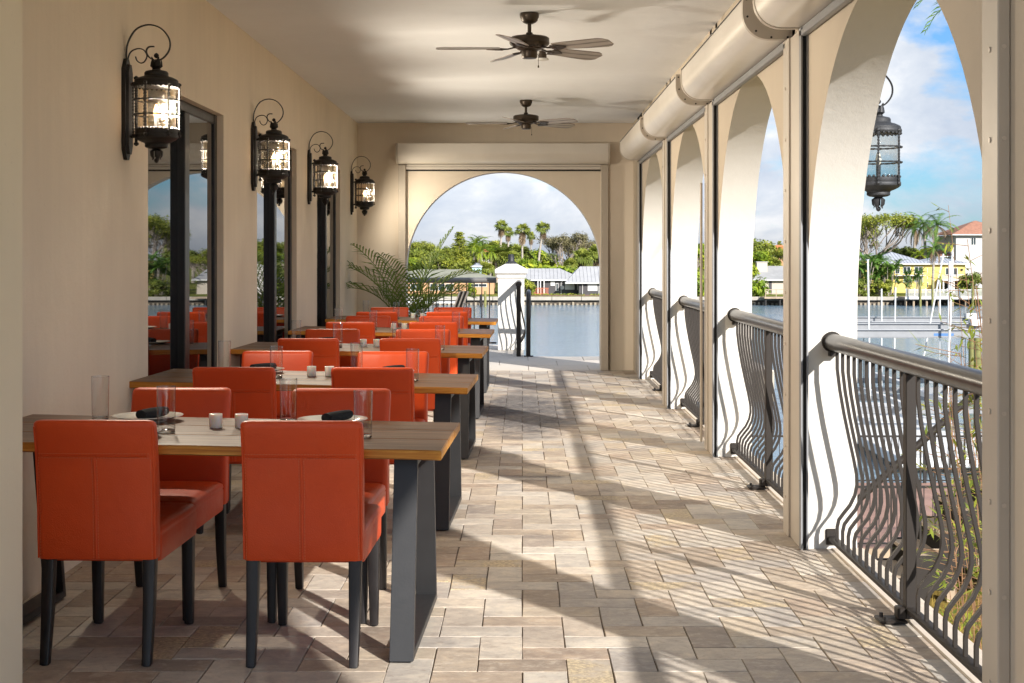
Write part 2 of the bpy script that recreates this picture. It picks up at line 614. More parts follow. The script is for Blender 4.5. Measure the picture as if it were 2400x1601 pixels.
def water():
    t = NT('bay water')
    c = t.coord('world', (0.55, 1.0, 1.0))
    a = t.noise(c, 0.9, 5, 0.6, 0.6)
    b = t.noise(t.coord('world', (0.8, 1.6, 1)), 3.4, 4, 0.6, 0.3)
    s = t.noise(t.coord('world', (0.02, 0.05, 1)), 1.0, 3, 0.5)
    h = t.math('ADD', t.math('MULTIPLY', a, 1.0), t.math('MULTIPLY', b, 0.35))
    st = t.n('ShaderNodeBump')
    t.set(st.inputs['Strength'], t.ramp(s, [(0.35, 0.35), (0.65, 0.75)]))
    st.inputs['Distance'].default_value = 0.16
    t.set(st.inputs['Height'], h)
    return t.done(t.bsdf((0.15, 0.225, 0.285), 0.10, normal=st.outputs[0], spec=0.5, IOR=1.34))


def foliage(name, stops, trans=0.28, rough=0.55):
    t = NT(name)
    tone = t.n('ShaderNodeAttribute', attribute_name='tone').outputs['Fac']
    oi = t.n('ShaderNodeObjectInfo').outputs['Random']
    k = t.math('ADD', t.math('MULTIPLY', tone, 0.85), t.math('MULTIPLY', oi, 0.15), True)
    n_ = len(stops) - 1
    cc = t.ramp(k, [(i / n_, s) for i, s in enumerate(stops)])
    b = t.bsdf(cc, rough, spec=0.3)
    tl = t.n('ShaderNodeBsdfTranslucent'); t.set(tl.inputs[0], cc)
    m = t.n('ShaderNodeMixShader'); m.inputs[0].default_value = trans
    t.t.links.new(b.outputs[0], m.inputs[1]); t.t.links.new(tl.outputs[0], m.inputs[2])
    return t.done(m)


def grassmat(name, a, b):
    t = NT(name)
    c = t.coord('world')
    k = t.math('ADD', t.math('MULTIPLY', t.noise(c, 0.35, 4, 0.6), 0.5), t.math('MULTIPLY', t.noise(c, 9, 5, 0.7), 0.5))
    cc = t.ramp(k, [(0.35, a), (0.65, b)])
    return t.done(t.bsdf(cc, 0.9, normal=t.bump(t.noise(c, 30, 4, 0.7), 0.8, 0.05), spec=0.1))


def blade_wood():
    t = NT('weathered fan blade wood')
    w = t.n('ShaderNodeTexWave', wave_type='RINGS', rings_direction='Y')
    t.set(w.inputs['Vector'], t.coord('obj', (1.6, 9, 9), (-0.7, 0, 0)))
    w.inputs['Scale'].default_value = 2.1; w.inputs['Distortion'].default_value = 2.0
    w.inputs['Detail'].default_value = 2; w.inputs['Detail Scale'].default_value = 1.2
    cc = t.ramp(w.outputs['Fac'], [(0.0, (0.10, 0.085, 0.075)), (0.22, (0.30, 0.26, 0.235)), (1.0, (0.36, 0.32, 0.29))])
    return t.done(t.bsdf(cc, 0.38, spec=0.55))


M['leather'] = leather()
M['table'] = tabletop()
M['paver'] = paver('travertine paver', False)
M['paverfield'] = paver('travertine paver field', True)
M['joint'] = plain('dark sandy joint', (0.15, 0.118, 0.088), 0.95, 0, 0.35, 30, kind='world')
M['slab'] = stucco('pale limestone slab', (0.50, 0.455, 0.40), 0.08, 0.3)
M['bounce_terrace'] = stucco('pale terrace paving', (0.66, 0.625, 0.57), 0.06, 0.3)
M['sill'] = stucco('cream sill stone', (0.52, 0.45, 0.37), 0.08, 0.3)
def real_glass(name, tint, rough=0.0):
    t = NT(name)
    g = t.n('ShaderNodeBsdfGlass'); t.set(g.inputs['Color'], tint); g.inputs['Roughness'].default_value = rough; g.inputs['IOR'].default_value = 1.48
    return t.done(g)


def tumbler_glass():
    t = NT('clear tumbler glass')
    lw = t.n('ShaderNodeLayerWeight'); lw.inputs['Blend'].default_value = 0.5
    f = lw.outputs['Facing']
    tr = t.n('ShaderNodeBsdfTransparent'); t.set(tr.inputs[0], t.ramp(f, [(0.0, (0.95, 0.95, 0.945)), (0.60, (0.88, 0.88, 0.875)), (0.90, (0.42, 0.42, 0.415))]))
    gl = t.n('ShaderNodeBsdfGlossy'); gl.inputs['Roughness'].default_value = 0.015
    m = t.n('ShaderNodeMixShader')
    t.set(m.inputs[0], t.math('ADD', 0.07, t.math('MULTIPLY', t.math('POWER', f, 2.6), 0.8), True))
    t.t.links.new(tr.outputs[0], m.inputs[1]); t.t.links.new(gl.outputs[0], m.inputs[2])
    return t.done(m)


M['tumbler'] = tumbler_glass()
M['tumblerbase'] = real_glass('thick tumbler base glass', (0.93, 0.93, 0.925))
M['amber'] = glass_thin('seeded amber glass', (0.96, 0.89, 0.77), 0.0016, 0.06, 0.9)
M['clearseed'] = glass_thin('seeded clear glass', (0.80, 0.83, 0.83), 0.10, 0.04, 0.9)
M['winglass'] = window_glass()
M['water'] = water()
M['blade'] = blade_wood()
M['leaf_palm'] = foliage('palm frond green', [(0.035, 0.092, 0.013), (0.073, 0.167, 0.025), (0.146, 0.249, 0.041), (0.274, 0.317, 0.054)])
M['leaf_yellow'] = foliage('yellow green leaves', [(0.078, 0.136, 0.010), (0.154, 0.240, 0.015), (0.310, 0.351, 0.026), (0.525, 0.479, 0.040)])
M['leaf_dark'] = foliage('dark green leaves', [(0.048, 0.071, 0.015), (0.098, 0.130, 0.023), (0.172, 0.204, 0.033), (0.294, 0.302, 0.055)])
M['leaf_grey'] = foliage('grey olive leaves', [(0.080, 0.074, 0.038), (0.131, 0.121, 0.058), (0.190, 0.169, 0.083), (0.277, 0.230, 0.115)])
M['leaf_mid'] = foliage('mid green leaves', [(0.079, 0.104, 0.017), (0.156, 0.193, 0.025), (0.284, 0.302, 0.035), (0.450, 0.413, 0.057)])
M['leaf_fan'] = foliage('fan palm green', [(0.082, 0.116, 0.022), (0.163, 0.205, 0.035), (0.286, 0.314, 0.054), (0.449, 0.420, 0.095)])
M['leaf_pot'] = foliage('sunlit potted palm green', [(0.08, 0.145, 0.03), (0.15, 0.24, 0.05), (0.24, 0.32, 0.07), (0.38, 0.38, 0.11)], 0.45)  # palm greens lightened to paint sunlight onto fronds standing in shade
M['thatch'] = foliage('dead brown fronds', [(0.10, 0.065, 0.035), (0.17, 0.115, 0.065), (0.25, 0.18, 0.10)], 0.1)
M['bark'] = plain('grey brown bark', (0.19, 0.155, 0.125), 0.9, 0, 0.3, 5, kind='world', bump=0.4)
M['palmbark'] = plain('pale palm trunk', (0.30, 0.265, 0.225), 0.9, 0, 0.25, 4, kind='world', bump=0.4)
M['twig'] = plain('pale twigs', (0.26, 0.22, 0.19), 0.9, 0, 0.2, 4, kind='world')
M['cane'] = plain('reddish bamboo cane', (0.20, 0.105, 0.05), 0.5, 0, 0.45, 3, kind='world')
M['lawn'] = grassmat('sunny lawn', (0.085, 0.11, 0.018), (0.17, 0.17, 0.035))
M['rough_grass'] = grassmat('straw coloured rough grass', (0.14, 0.10, 0.025), (0.30, 0.21, 0.05))
M['concrete'] = plain('seawall concrete', (0.32, 0.29, 0.245), 0.85, 0, 0.12, 1.5, kind='world', bump=0.3)
M['concrete_dark'] = plain('barnacled seawall base', (0.075, 0.060, 0.045), 0.9, 0, 0.4, 1.2, kind='world', bump=0.5)
M['pile'] = plain('tidal concrete post', (0.26, 0.215, 0.155), 0.9, 0, 0.25, 2.0, kind='world', bump=0.4)
M['mulch'] = plain('brown garden mulch', (0.16, 0.09, 0.06), 0.95, 0, 0.4, 3, kind='world')
M['greenpile'] = plain('mossy timber piling', (0.17, 0.165, 0.055), 0.9, 0, 0.35, 2.5, kind='world', bump=0.5)
M['pvc'] = plain('white plastic pole', (0.60, 0.60, 0.59), 0.4, 0, 0.02)
M['deck'] = plain('reddish composite decking', (0.27, 0.155, 0.115), 0.7, 0, 0.2, 2.0, kind='world')
M['timber'] = plain('weathered dock timber', (0.33, 0.25, 0.17), 0.85, 0, 0.2, 2.0, kind='world', bump=0.3)
M['whitepaint'] = plain('white trim paint', (0.55, 0.54, 0.52), 0.5, 0, 0.03, 1.0)
M['yellow'] = plain('pale yellow render', (0.56, 0.43, 0.13), 0.85, 0, 0.05, 0.6, kind='world')
M['peach'] = plain('peach render', (0.46, 0.26, 0.14), 0.85, 0, 0.05, 0.6, kind='world')
M['greyhouse'] = plain('charcoal render', (0.060, 0.056, 0.058), 0.85, 0, 0.1, 0.6, kind='world')
M['creamhouse'] = plain('cream render', (0.44, 0.385, 0.32), 0.85, 0, 0.05, 0.6, kind='world')
M['whitehouse'] = plain('off white render', (0.42, 0.41, 0.40), 0.85, 0, 0.05, 0.6, kind='world')
M['metalroof'] = plain('pale standing seam roof', (0.36, 0.375, 0.41), 0.45, 0.1, 0.05, 0.5, kind='world')
M['greymetal'] = plain('light grey bungalow roof', (0.33, 0.33, 0.335), 0.6, 0, 0.1, 0.6, kind='world')
M['litrail'] = plain('lit bronze landing rail', (0.13, 0.125, 0.12), 0.35, 0.2, 0.1, 4.0)  # handrail bronze lightened: light on the landing rail painted into the colour
M['greyroof'] = plain('grey shingle roof', (0.25, 0.25, 0.25), 0.85, 0, 0.12, 0.8, kind='world')
M['greenroof'] = plain('grey green shingle roof', (0.20, 0.20, 0.155), 0.9, 0, 0.15, 0.8, kind='world')
M['tileroof'] = plain('terracotta tile roof', (0.29, 0.135, 0.085), 0.85, 0, 0.25, 2.0, kind='world')
M['orangeroof'] = plain('orange tile roof', (0.55, 0.17, 0.06), 0.85, 0, 0.2, 2.0, kind='world')
M['pane'] = plain('far window glass', (0.02, 0.03, 0.035), 0.08, 0, 0.2, 1.0)
M['terracotta'] = plain('dark glazed planter', (0.05, 0.04, 0.035), 0.4, 0, 0.2, 4.0)
M['soil'] = plain('potting soil', (0.03, 0.022, 0.016), 0.95)
M['redwood'] = plain('red stained timber', (0.42, 0.12, 0.055), 0.8, 0, 0.2, 3.0, kind='world')
M['menuwhite'] = plain('white card', (0.75, 0.75, 0.75), 0.6)
M['menublack'] = plain('black menu cover', (0.02, 0.02, 0.022), 0.5)
M['blueprint'] = plain('blue printed emblem', (0.05, 0.14, 0.32), 0.6)
M['bluehouse'] = plain('pale blue render', (0.42, 0.60, 0.66), 0.85, 0, 0.05, 0.6, kind='world')


def emit(name, color, strength):
    t = NT(name)
    e = t.n('ShaderNodeEmission'); t.set(e.inputs[0], color); e.inputs[1].default_value = strength
    return t.done(e)


M['bulb'] = emit('glowing lamp bulb', (1.0, 0.60, 0.22), 2.5)
M['bulboff'] = plain('unlit candle bulb', (0.75, 0.70, 0.60), 0.3)

# ================================================================== STRUCTURE
XL, XR, XO = -2.09, 1.41, 1.66
CEIL = 3.14
YN, YF = -1.0, 18.8
PER, JAMB0, RAD, SPR = 3.366, 7.34, 1.474, 1.10
PIER = PER - 2 * RAD
ORD = ['nearest', 'second nearest', 'third nearest', 'fourth nearest', 'farthest']


def jamb(k):            # far jamb of bay k (bay 1 is the first one in view)
    return JAMB0 + PER * (k - 1)


# ---- ground, water
def terrain():
    g = MB()
    g.box((-60, -40, -4.9), (60, 36, -4.35))
    o = g.build('ground', M['rough_grass'], smooth=0); tag(o, kind='structure')
    w = MB(); w.add([(-900, 36.0, -5.5), (900, 36.0, -5.5), (900, 1500, -5.5), (-900, 1500, -5.5)], [(0, 1, 2, 3)])
    w.add([(-900, -200, -5.5), (900, -200, -5.5), (900, 36.0, -5.5), (-900, 36.0, -5.5)], [(0, 1, 2, 3)])
    o = w.build('water', M['water'], smooth=0); tag(o, kind='structure')
    b = MB()
    # far bank: rising lawn from the seawall
    b.loft([[(-400, 211.2, -6.5), (-400, 211.2, -4.36), (-400, 226, -4.1), (-400, 270, -3.7), (-400, 900, -2.0), (-400, 900, -7)],
            [(400, 211.2, -6.5), (400, 211.2, -4.36), (400, 226, -4.1), (400, 270, -3.7), (400, 900, -2.0), (400, 900, -7)]])
    o = b.build('far_bank', M['lawn'], smooth=0); tag(o, kind='structure')


terrain()

# ---- floor with herringbone pavers
W = 0.158
OX, OY = 0.0, 6.118 - W
floor_base = MB()
floor_base.box((XL - 0.3, YN, -0.40), (XR + 0.12, YF, -0.007))
floor = floor_base.build('floor', M['joint'], smooth=0)
tag(floor, kind='structure')


def paver_shape(x0, y0, x1, y1, r):
    g = 0.0012 + r.random() * 0.0012
    x0 += g; y0 += g; x1 -= g; y1 -= g
    c = 0.0016
    dz = [r.uniform(-0.0009, 0.0009) for _ in range(4)]
    base = [(x0, y0), (x1, y0), (x1, y1), (x0, y1)]
    base = [(x + r.uniform(-.0016, .0016), y + r.uniform(-.0016, .0016)) for x, y in base]
    cx, cy_ = (x0 + x1) / 2, (y0 + y1) / 2
    low = [(x, y, -0.03) for x, y in base]
    mid = [(x, y, -0.003 + d) for (x, y), d in zip(base, dz)]
    top = []
    for (x, y), d in zip(base, dz):
        top.append((x + (c if x < cx else -c), y + (c if y < cy_ else -c), d))
    vs = low + mid + top
    fs = [(8, 9, 10, 11)]
    for k in range(4):
        j = (k + 1) % 4
        fs.append((k, j, 4 + j, 4 + k)); fs.append((4 + k, 4 + j, 8 + j, 8 + k))
    return vs, fs


def pavers():
    r = random.Random(11)
    items = []
    i0, i1 = int((XL - 0.3) / W) - 2, int((XR + 0.2) / W) + 2
    j0, j1 = int((YN - OY) / W) - 4, int((YF - OY) / W) + 3
    for i in range(i0, i1):
        for j in range(j0, j1):
            c = (i - j) % 4
            if c == 0: a = (OX + i * W, OY + j * W, OX + (i + 2) * W, OY + (j + 1) * W)
            elif c == 3: a = (OX + i * W, OY + j * W, OX + (i + 1) * W, OY + (j + 2) * W)
            else: continue
            x0, y0, x1, y1 = max(a[0], XL - .01), max(a[1], YN), min(a[2], XR + 0.118), min(a[3], YF)
            if x1 - x0 < 0.02 or y1 - y0 < 0.02: continue
            items.append((x0, y0, x1, y1))

    def vis(it):
        x, y = (it[0] + it[2]) / 2, (it[1] + it[3]) / 2
        if y < 4.85: return -1
        u, v = 1199 + FPX * x / y, 588 + FPX * EYE / y
        if v > 1600 or u > 2300: return -1
        if u < 40: return -1
        hid = 0.5 if (x < -0.4) else 1.0      # under the tables little shows
        return (it[2] - it[0]) * (it[3] - it[1]) / y ** 3 * hid
    items.sort(key=vis, reverse=True)
    for it in items[:300]:
        b = MB(); cx, cy_ = (it[0] + it[2]) / 2, (it[1] + it[3]) / 2
        vs, fs = paver_shape(*it, r)
        b.add([(x - cx, y - cy_, z) for x, y, z in vs], fs)
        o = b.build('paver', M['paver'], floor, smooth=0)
        o.location = (cx, cy_, 0)
    b = MB(); tones = []
    for it in items[300:]:
        vs, fs = paver_shape(*it, r)
        b.add(vs, fs); t_ = r.random(); tones += [t_] * len(fs)
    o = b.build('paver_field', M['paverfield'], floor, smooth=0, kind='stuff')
    at_ = o.data.attributes.new('tone', 'FLOAT', 'FACE')
    at_.data.foreach_set('value', tones)


pavers()

# stone sills under the railings, one per arch, parts of the floor
for k in range(0, 5):
    b = MB()
    b.cbox((XR + 0.121, jamb(k) - 2 * RAD - 0.004, -0.03), (XO + 0.03, jamb(k) + 0.004, 0.004), 0.004)
    b.build('stone_sill', M['sill'], floor, smooth=0)

# landing beyond the end arch
lb = MB(); lb.box((-4.6, YF, -0.40), (3.2, 21.40, -0.02)); lb.box((-4.6, 21.40, -0.40), (0.02, 24.2, -0.02))
landing = lb.build('landing', M['concrete'], smooth=0); tag(landing, kind='structure')
r = random.Random(5)
for iy in range(3):
    for ix in range(10):
        x0 = -4.6 + ix * 0.78 + (0.39 if iy % 2 else 0); y0 = YF + 0.004 + iy * 0.866
        b = MB(); b.cbox((x0 + .003, y0 + .003, -.02), (min(x0 + .777, 3.2), y0 + .863, 0.0 + r.uniform(-.001, .001)), 0.003)
        b.build('slab', M['slab'], landing, smooth=0)
for iy in range(3):
    for ix in range(5):
        x0 = -3.88 + ix * 0.78; y0 = 21.404 + iy * 0.93
        b = MB(); b.cbox((x0 + .003, y0 + .003, -.02), (x0 + .777, y0 + .927, 0.0), 0.003)
        b.build('slab', M['slab'], landing, smooth=0)

# stairs going down from the landing toward the water
st = MB()
for k in range(22):
    st.box((0.02, 21.4 + 0.28 * k, -0.62 - 0.17 * k), (1.9, 21.4 + 0.28 * (k + 1), -0.17 * (k + 1)))
o = st.build('staircase', M['slab'], smooth=0)
tag(o, 'pale stone stairs dropping from the landing beyond the end arch', 'stairs')

# unseen pale paving added behind and left of the camera to bounce light in
m = MB(); m.box((-9, -14, -0.40), (7, YN - .004, -0.006)); m.box((-9, YN - .004, -0.40), (XL - .304, 4.19, -0.006))
o = m.build('bounce_terrace', M['bounce_terrace'], smooth=0); tag(o, kind='structure')

# ---- ceiling
c_ = MB(); c_.box((XL - 0.5, YN, CEIL), (XO, YF + 0.25, CEIL + 0.5))
o = c_.build('ceiling', M['ceiling'], smooth=0); tag(o, kind='structure')

# ---- building wall on the left with window openings
WIN = [(8.27, 10.36), (11.67, 13.72), (15.07, 16.98)]
WZ0, WZ1 = 0.0, 2.435
bw = MB()
edges = [4.80] + [e for w_ in WIN for e in w_] + [YF]
for k in range(0, len(edges), 2):
    bw.box((XL - 0.30, edges[k], -0.4), (XL, edges[k + 1], CEIL))
for a, b in WIN:
    bw.box((XL - 0.30, a, -0.4), (XL, b, WZ0)); bw.box((XL - 0.30, a, WZ1), (XL, b, CEIL))
bw.box((XL - 0.34, 4.8, -0.4), (XL - 0.30, YF, CEIL))
bwall = bw.build('building_wall', M['wall'], smooth=0)
tag(bwall, 'long tan plaster wall with three dark framed glass doors behind the dining tables', 'wall')
for a, b in WIN:
    f = MB()
    x0, x1 = XL - 0.13, XL - 0.045
    fw = 0.085
    f.cbox((x0, a + .002, WZ0 + .05), (x1, a + fw, WZ1 - .002), .004)
    f.cbox((x0, b - fw, WZ0 + .05), (x1, b - .002, WZ1 - .002), .004)
    f.cbox((x0 + .004, a + fw, WZ1 - .07), (x1 - .004, b - fw, WZ1 - .002), .004)
    f.cbox((x0 + .004, a + fw, WZ0 + .05), (x1 - .004, b - fw, WZ0 + .12), .004)
    wo = f.build('glass_door', M['frame'], bwall)
    mid = (a + b) / 2 + 0.10
    s = MB(); s.cbox((x0 - .012, mid - 0.055, WZ0 + .121), (x1 + 0.004, mid + 0.055, WZ1 - .071), .006)
    s.box((x1 - 0.058, mid + 0.056, WZ0 + .121), (x1 - 0.010, mid + 0.130, WZ1 - .071))
    s.build('meeting_stile', M['frame'], wo)
    p = MB(); p.box((x1 - .050, a + fw, WZ0 + .12), (x1 - .044, mid - .055, WZ1 - .07)); p.build('pane', M['winglass'], wo, smooth=0)
    p = MB(); p.box((x1 - .018, mid + .131, WZ0 + .12), (x1 - .012, b - fw, WZ1 - .07)); p.build('pane', M['winglass'], wo, smooth=0)
    s = MB(); s.cbox((x0 - .02, a + .003, WZ0 + .001), (XL + 0.012, b - .003, WZ0 + .049), .004); s.build('threshold', M['endwall'], wo, smooth=0)

# projecting wall on the near left
nb = MB(); nb.cbox((-2.75, 4.20, -0.4), (-1.618, 4.80, CEIL - .002), 0.006)
o = nb.build('projecting_wall', M['pillar'], smooth=0)
tag(o, 'smooth tan wall corner cutting the left edge of the view beside the nearest chair', 'wall')

# ---- arcade wall on the right
def arch_wall(mb, p, lo, hi, centre, rad, spr, z0, z1, t0, t1, seg=40, inner=0, reveal=1, outer=2):
    """wall piece from lo to hi (along), thickness t0..t1, with one arch; p(along, thick, z) -> xyz"""
    def quad(a, b, c, d, m):
        mb.mat = m; mb.add([a, b, c, d], [(0, 1, 2, 3)])
    for t, m in ((t0, inner), (t1, outer)):
        quad(p(lo, t, z0), p(centre - rad, t, z0), p(centre - rad, t, z1), p(lo, t, z1), m)
        quad(p(centre + rad, t, z0), p(hi, t, z0), p(hi, t, z1), p(centre + rad, t, z1), m)
        for k in range(seg):
            a0, a1 = math.pi - math.pi * k / seg, math.pi - math.pi * (k + 1) / seg
            s0, s1 = centre + rad * math.cos(a0), centre + rad * math.cos(a1)
            h0, h1 = spr + rad * math.sin(a0), spr + rad * math.sin(a1)
            quad(p(s0, t, h0), p(s1, t, h1), p(s1, t, z1), p(s0, t, z1), m)
    pts = [(centre - rad, z0)] + [(centre + rad * math.cos(math.pi - math.pi * k / seg), spr + rad * math.sin(math.pi - math.pi * k / seg)) for k in range(seg + 1)] + [(centre + rad, z0)]
    for (sa, ha), (sb, hb) in zip(pts, pts[1:]):
        quad(p(sa, t0, ha), p(sb, t0, hb), p(sb, t1, hb), p(sa, t1, ha), reveal)
    mb.mat = 0


aw = MB()
for k in range(0, 5):
    lo = jamb(k) - 2 * RAD - PIER / 2; hi = jamb(k) + PIER / 2
    if k == 4: hi = YF
    if k == 0: lo = YN
    arch_wall(aw, lambda s, t, z: (t, s, z), lo, hi, jamb(k) - RAD, RAD, SPR, -0.0, CEIL, XR, XO)
arc = MB()
me = aw.mesh('arcade_wall', [M['arcade'], M['white'], M['outside']], smooth=25, weld=True)
arcade = bpy.data.objects.new('arcade_wall', me); col.objects.link(arcade)
tag(arcade, 'long arcade wall of round arches with white reveals along the water side', 'wall')
b = MB(); b.box((XR + 0.14, YN, -4.6), (XO, YF + 0.25, -0.031)); b.build('lower_wall', M['outside'], arcade, smooth=0)

# ---- end wall with its arch
ew = MB()
EC, ERAD, ESPR = -0.240, 1.232, 1.285
arch_wall(ew, lambda s, t, z: (s, t, z), XL - .3, XO, EC, ERAD, ESPR, 0.0, CEIL - .001, YF, YF + 0.25, 48)
me = ew.mesh('end_wall', [M['endwall'], M['white'], M['outside']], smooth=25, weld=True)
endw = bpy.data.objects.new('end_wall', me); col.objects.link(endw)
tag(endw, 'taupe end wall with a wide round arch open to the water', 'wall')

# ---- roller shutters over the arches
def shutter_profile(x_in, x_out, zb, zt, rc):
    """outline (offset from wall, z); x_in is the wall side, x_out the room side"""
    pts = [(x_in, zt), (x_out, zt), (x_out, zb + rc)]
    for k in range(1, 9):
        a = math.pi / 2 * k / 8
        pts.append((x_out + rc - rc * math.cos(a), zb + rc - rc * math.sin(a)))
    pts.append((x_in, zb))
    return pts


def shutter(k, label):
    ja, jb = jamb(k) - 2 * RAD, jamb(k)
    root = empty('roller_shutter', (XR, (ja + jb) / 2, 0), 0, label, 'shutter', 'rolled up shutters along the arcade')
    L = Matrix.Translation(-Vector(root.location))

    def fin(mb, name, mat, smooth=40):
        mb.v = [tuple(L @ Vector(q)) for q in mb.v]
        return mb.build(name, mat, root, smooth)
    prof = shutter_profile(XR - .001, 1.155, 2.585, 2.808, 0.135)
    y0, y1 = ja + 0.015, jb + 0.015
    m = MB(); m.loft([[(x, y0, z) for x, z in prof], [(x, y1, z) for x, z in prof]]); fin(m, 'housing', M['shutter'])
    for ya, yb in ((y0 - 0.045, y0 - .001), (y1 + .001, y1 + 0.045)):
        p2 = shutter_profile(XR - .001, 1.151, 2.581, 2.811, 0.137)
        m = MB(); m.loft([[(x, ya, z) for x, z in p2], [(x, yb, z) for x, z in p2]]); ep = fin(m, 'end_plate', M['shutter2'])
        if ya < y0:
            sc_ = MB()
            for xx, zz in ((1.17, 2.79), (1.175, 2.70), (1.22, 2.625), (1.30, 2.592), (1.385, 2.592)):
                sc_.tube([(xx, ya - .003, zz), (xx, ya + .001, zz)], 0.006, 8)
            sc_.v = [tuple(L @ Vector(q)) for q in sc_.v]
            sc_.build('screw', M['slot'], ep)
    # seam strip along the top edge
    m = MB(); m.box((1.150, y0, 2.795), (1.1545, y1, 2.800)); fin(m, 'seam', M['slot'], 0)
    # bottom bar of the curtain
    m = MB(); m.cbox((1.372, ja - .02, 2.535), (1.404, jb - .0, 2.565), .003); m.cbox((1.380, ja - .02, 2.5655), (1.400, jb, 2.584), .003)
    fin(m, 'bottom_bar', M['alu'])
    # far guide rail: box on the pier with a slot lip facing the opening
    m = MB(); m.cbox((1.380, jb - .008, 0.0), (XR - .001, jb + .19, 2.577), .003)
    g = fin(m, 'guide_rail', M['shutter2'])
    m = MB(); m.box((1.372, jb - .05, 0.004), (1.380, jb - .0, 2.577)); m.box((1.4005, jb - .05, 0.004), (XR - .001, jb - .0085, 2.577))
    m.v = [tuple(L @ Vector(q)) for q in m.v]; m.build('rail_lip', M['alu'], g)
    m = MB(); m.box((1.381, jb - .030, 0.006), (1.400, jb - .0085, 2.577))
    m.v = [tuple(L @ Vector(q)) for q in m.v]; m.build('rail_slot', M['slot'], g)
    m = MB(); m.cbox((1.384, jb + .195, 0.0), (XR - .001, jb + .355, 2.577), .003); fin(m, 'cover_strip', M['shutter2'])
    # near guide rail, standing further out from the wall
    m = MB(); m.cbox((1.372, ja - .12, 0.0), (XR - .001, ja + .03, 2.577), .004); g = fin(m, 'guide_rail', M['shutter2'])
    m = MB()
    for z in np.arange(0.2, 2.5, 0.265):
        m.tube([(1.390, ja - .123, z), (1.390, ja - .119, z)], 0.0065, 10)
        m.tube([(1.368, ja - .05, z), (1.3725, ja - .05, z)], 0.0085, 10)
    m.v = [tuple(L @ Vector(q)) for q in m.v]; m.build('screw', M['screw'], g)
    return root


for k in range(0, 5):
    if k == 0:
        continue
    shutter(k, f'champagne rolled shutter box and rails over the {ORD[k-1]} arch of the water side arcade')
# rail on the near pier belongs to the first arch: already part of it


def end_shutter():
    root = empty('roller_shutter', (EC, YF, 0), 0, 'champagne rolled shutter box and rails framing the end wall arch', 'shutter')
    L = Matrix.Translation(-Vector(root.location))

    def fin(mb, name, mat, par=None, smooth=40):
        mb.v = [tuple(L @ Vector(q)) for q in mb.v]
        return mb.build(name, mat, par or root, smooth)
    prof = shutter_profile(YF - .001, YF - .255, 2.615, 2.862, 0.135)
    m = MB(); m.loft([[(-1.560, y, z) for y, z in prof], [(1.075, y, z) for y, z in prof]]); fin(m, 'housing', M['shutter'])
    p2 = shutter_profile(YF - .001, YF - .262, 2.608, 2.868, 0.14)
    for xa, xb in ((-1.585, -1.561), (1.076, 1.100)):
        m = MB(); m.loft([[(xa, y, z) for y, z in p2], [(xb, y, z) for y, z in p2]]); fin(m, 'end_plate', M['shutter2'])
    m = MB(); m.cbox((-1.475, YF - .035, 2.548), (0.995, YF - .004, 2.585), .004); m.cbox((-1.475, YF - .028, 2.5855), (0.995, YF - .006, 2.612), .004)
    fin(m, 'bottom_bar', M['shutter'])
    m = MB(); m.box((-1.475, YF - .012, 2.528), (0.995, YF - .003, 2.547)); fin(m, 'shadow_gap', M['slot'], None, 0)
    for xa, xb in ((-1.570, -1.478), (0.998, 1.090)):
        m = MB(); m.cbox((xa, YF - .05, 0), (xb, YF - .001, 2.607), .004); g = fin(m, 'guide_rail', M['shutter2'])
        m = MB()
        for z in np.arange(0.2, 2.5, 0.26):
            m.tube([(xa + .02, YF - .053, z), (xa + .02, YF - .049, z)], 0.008, 8)
        fin(m, 'screw', M['screw'], g)


end_shutter()

# a thin loose rod hanging at the third pier's rail and the magnetic strip on it
rod = MB(); rod.cbox((1.332, jamb(2) + .372, 0.06), (1.349, jamb(2) + .40, 2.0), .003)
o = rod.build('pull_rod', M['shutter2']); tag(o, 'thin taupe shutter pull rod leaning on the second pier ending just above the pavers', 'rod')

# ---- railings between the piers
BAL = [(0, .99), (0, .90), (.012, .80), (.033, .68), (.058, .56), (.080, .46), (.094, .385), (.096, .335), (.086, .285), (.062, .235), (.030, .195), (.008, .165), (0.0, .13), (0, .06)]


def baluster_mesh(w, d, name):
    m = MB(); m.sweep([(dx, 0, z) for dx, z in BAL], w, d)
    return m.mesh(name, M['bronze'], 50)


bal_me = baluster_mesh(0.019, 0.0135, 'baluster')
m = MB(); m.cbox((-.021, -.024, .016), (.021, .024, .985), .003); post_me = m.mesh('post', M['bronze'])


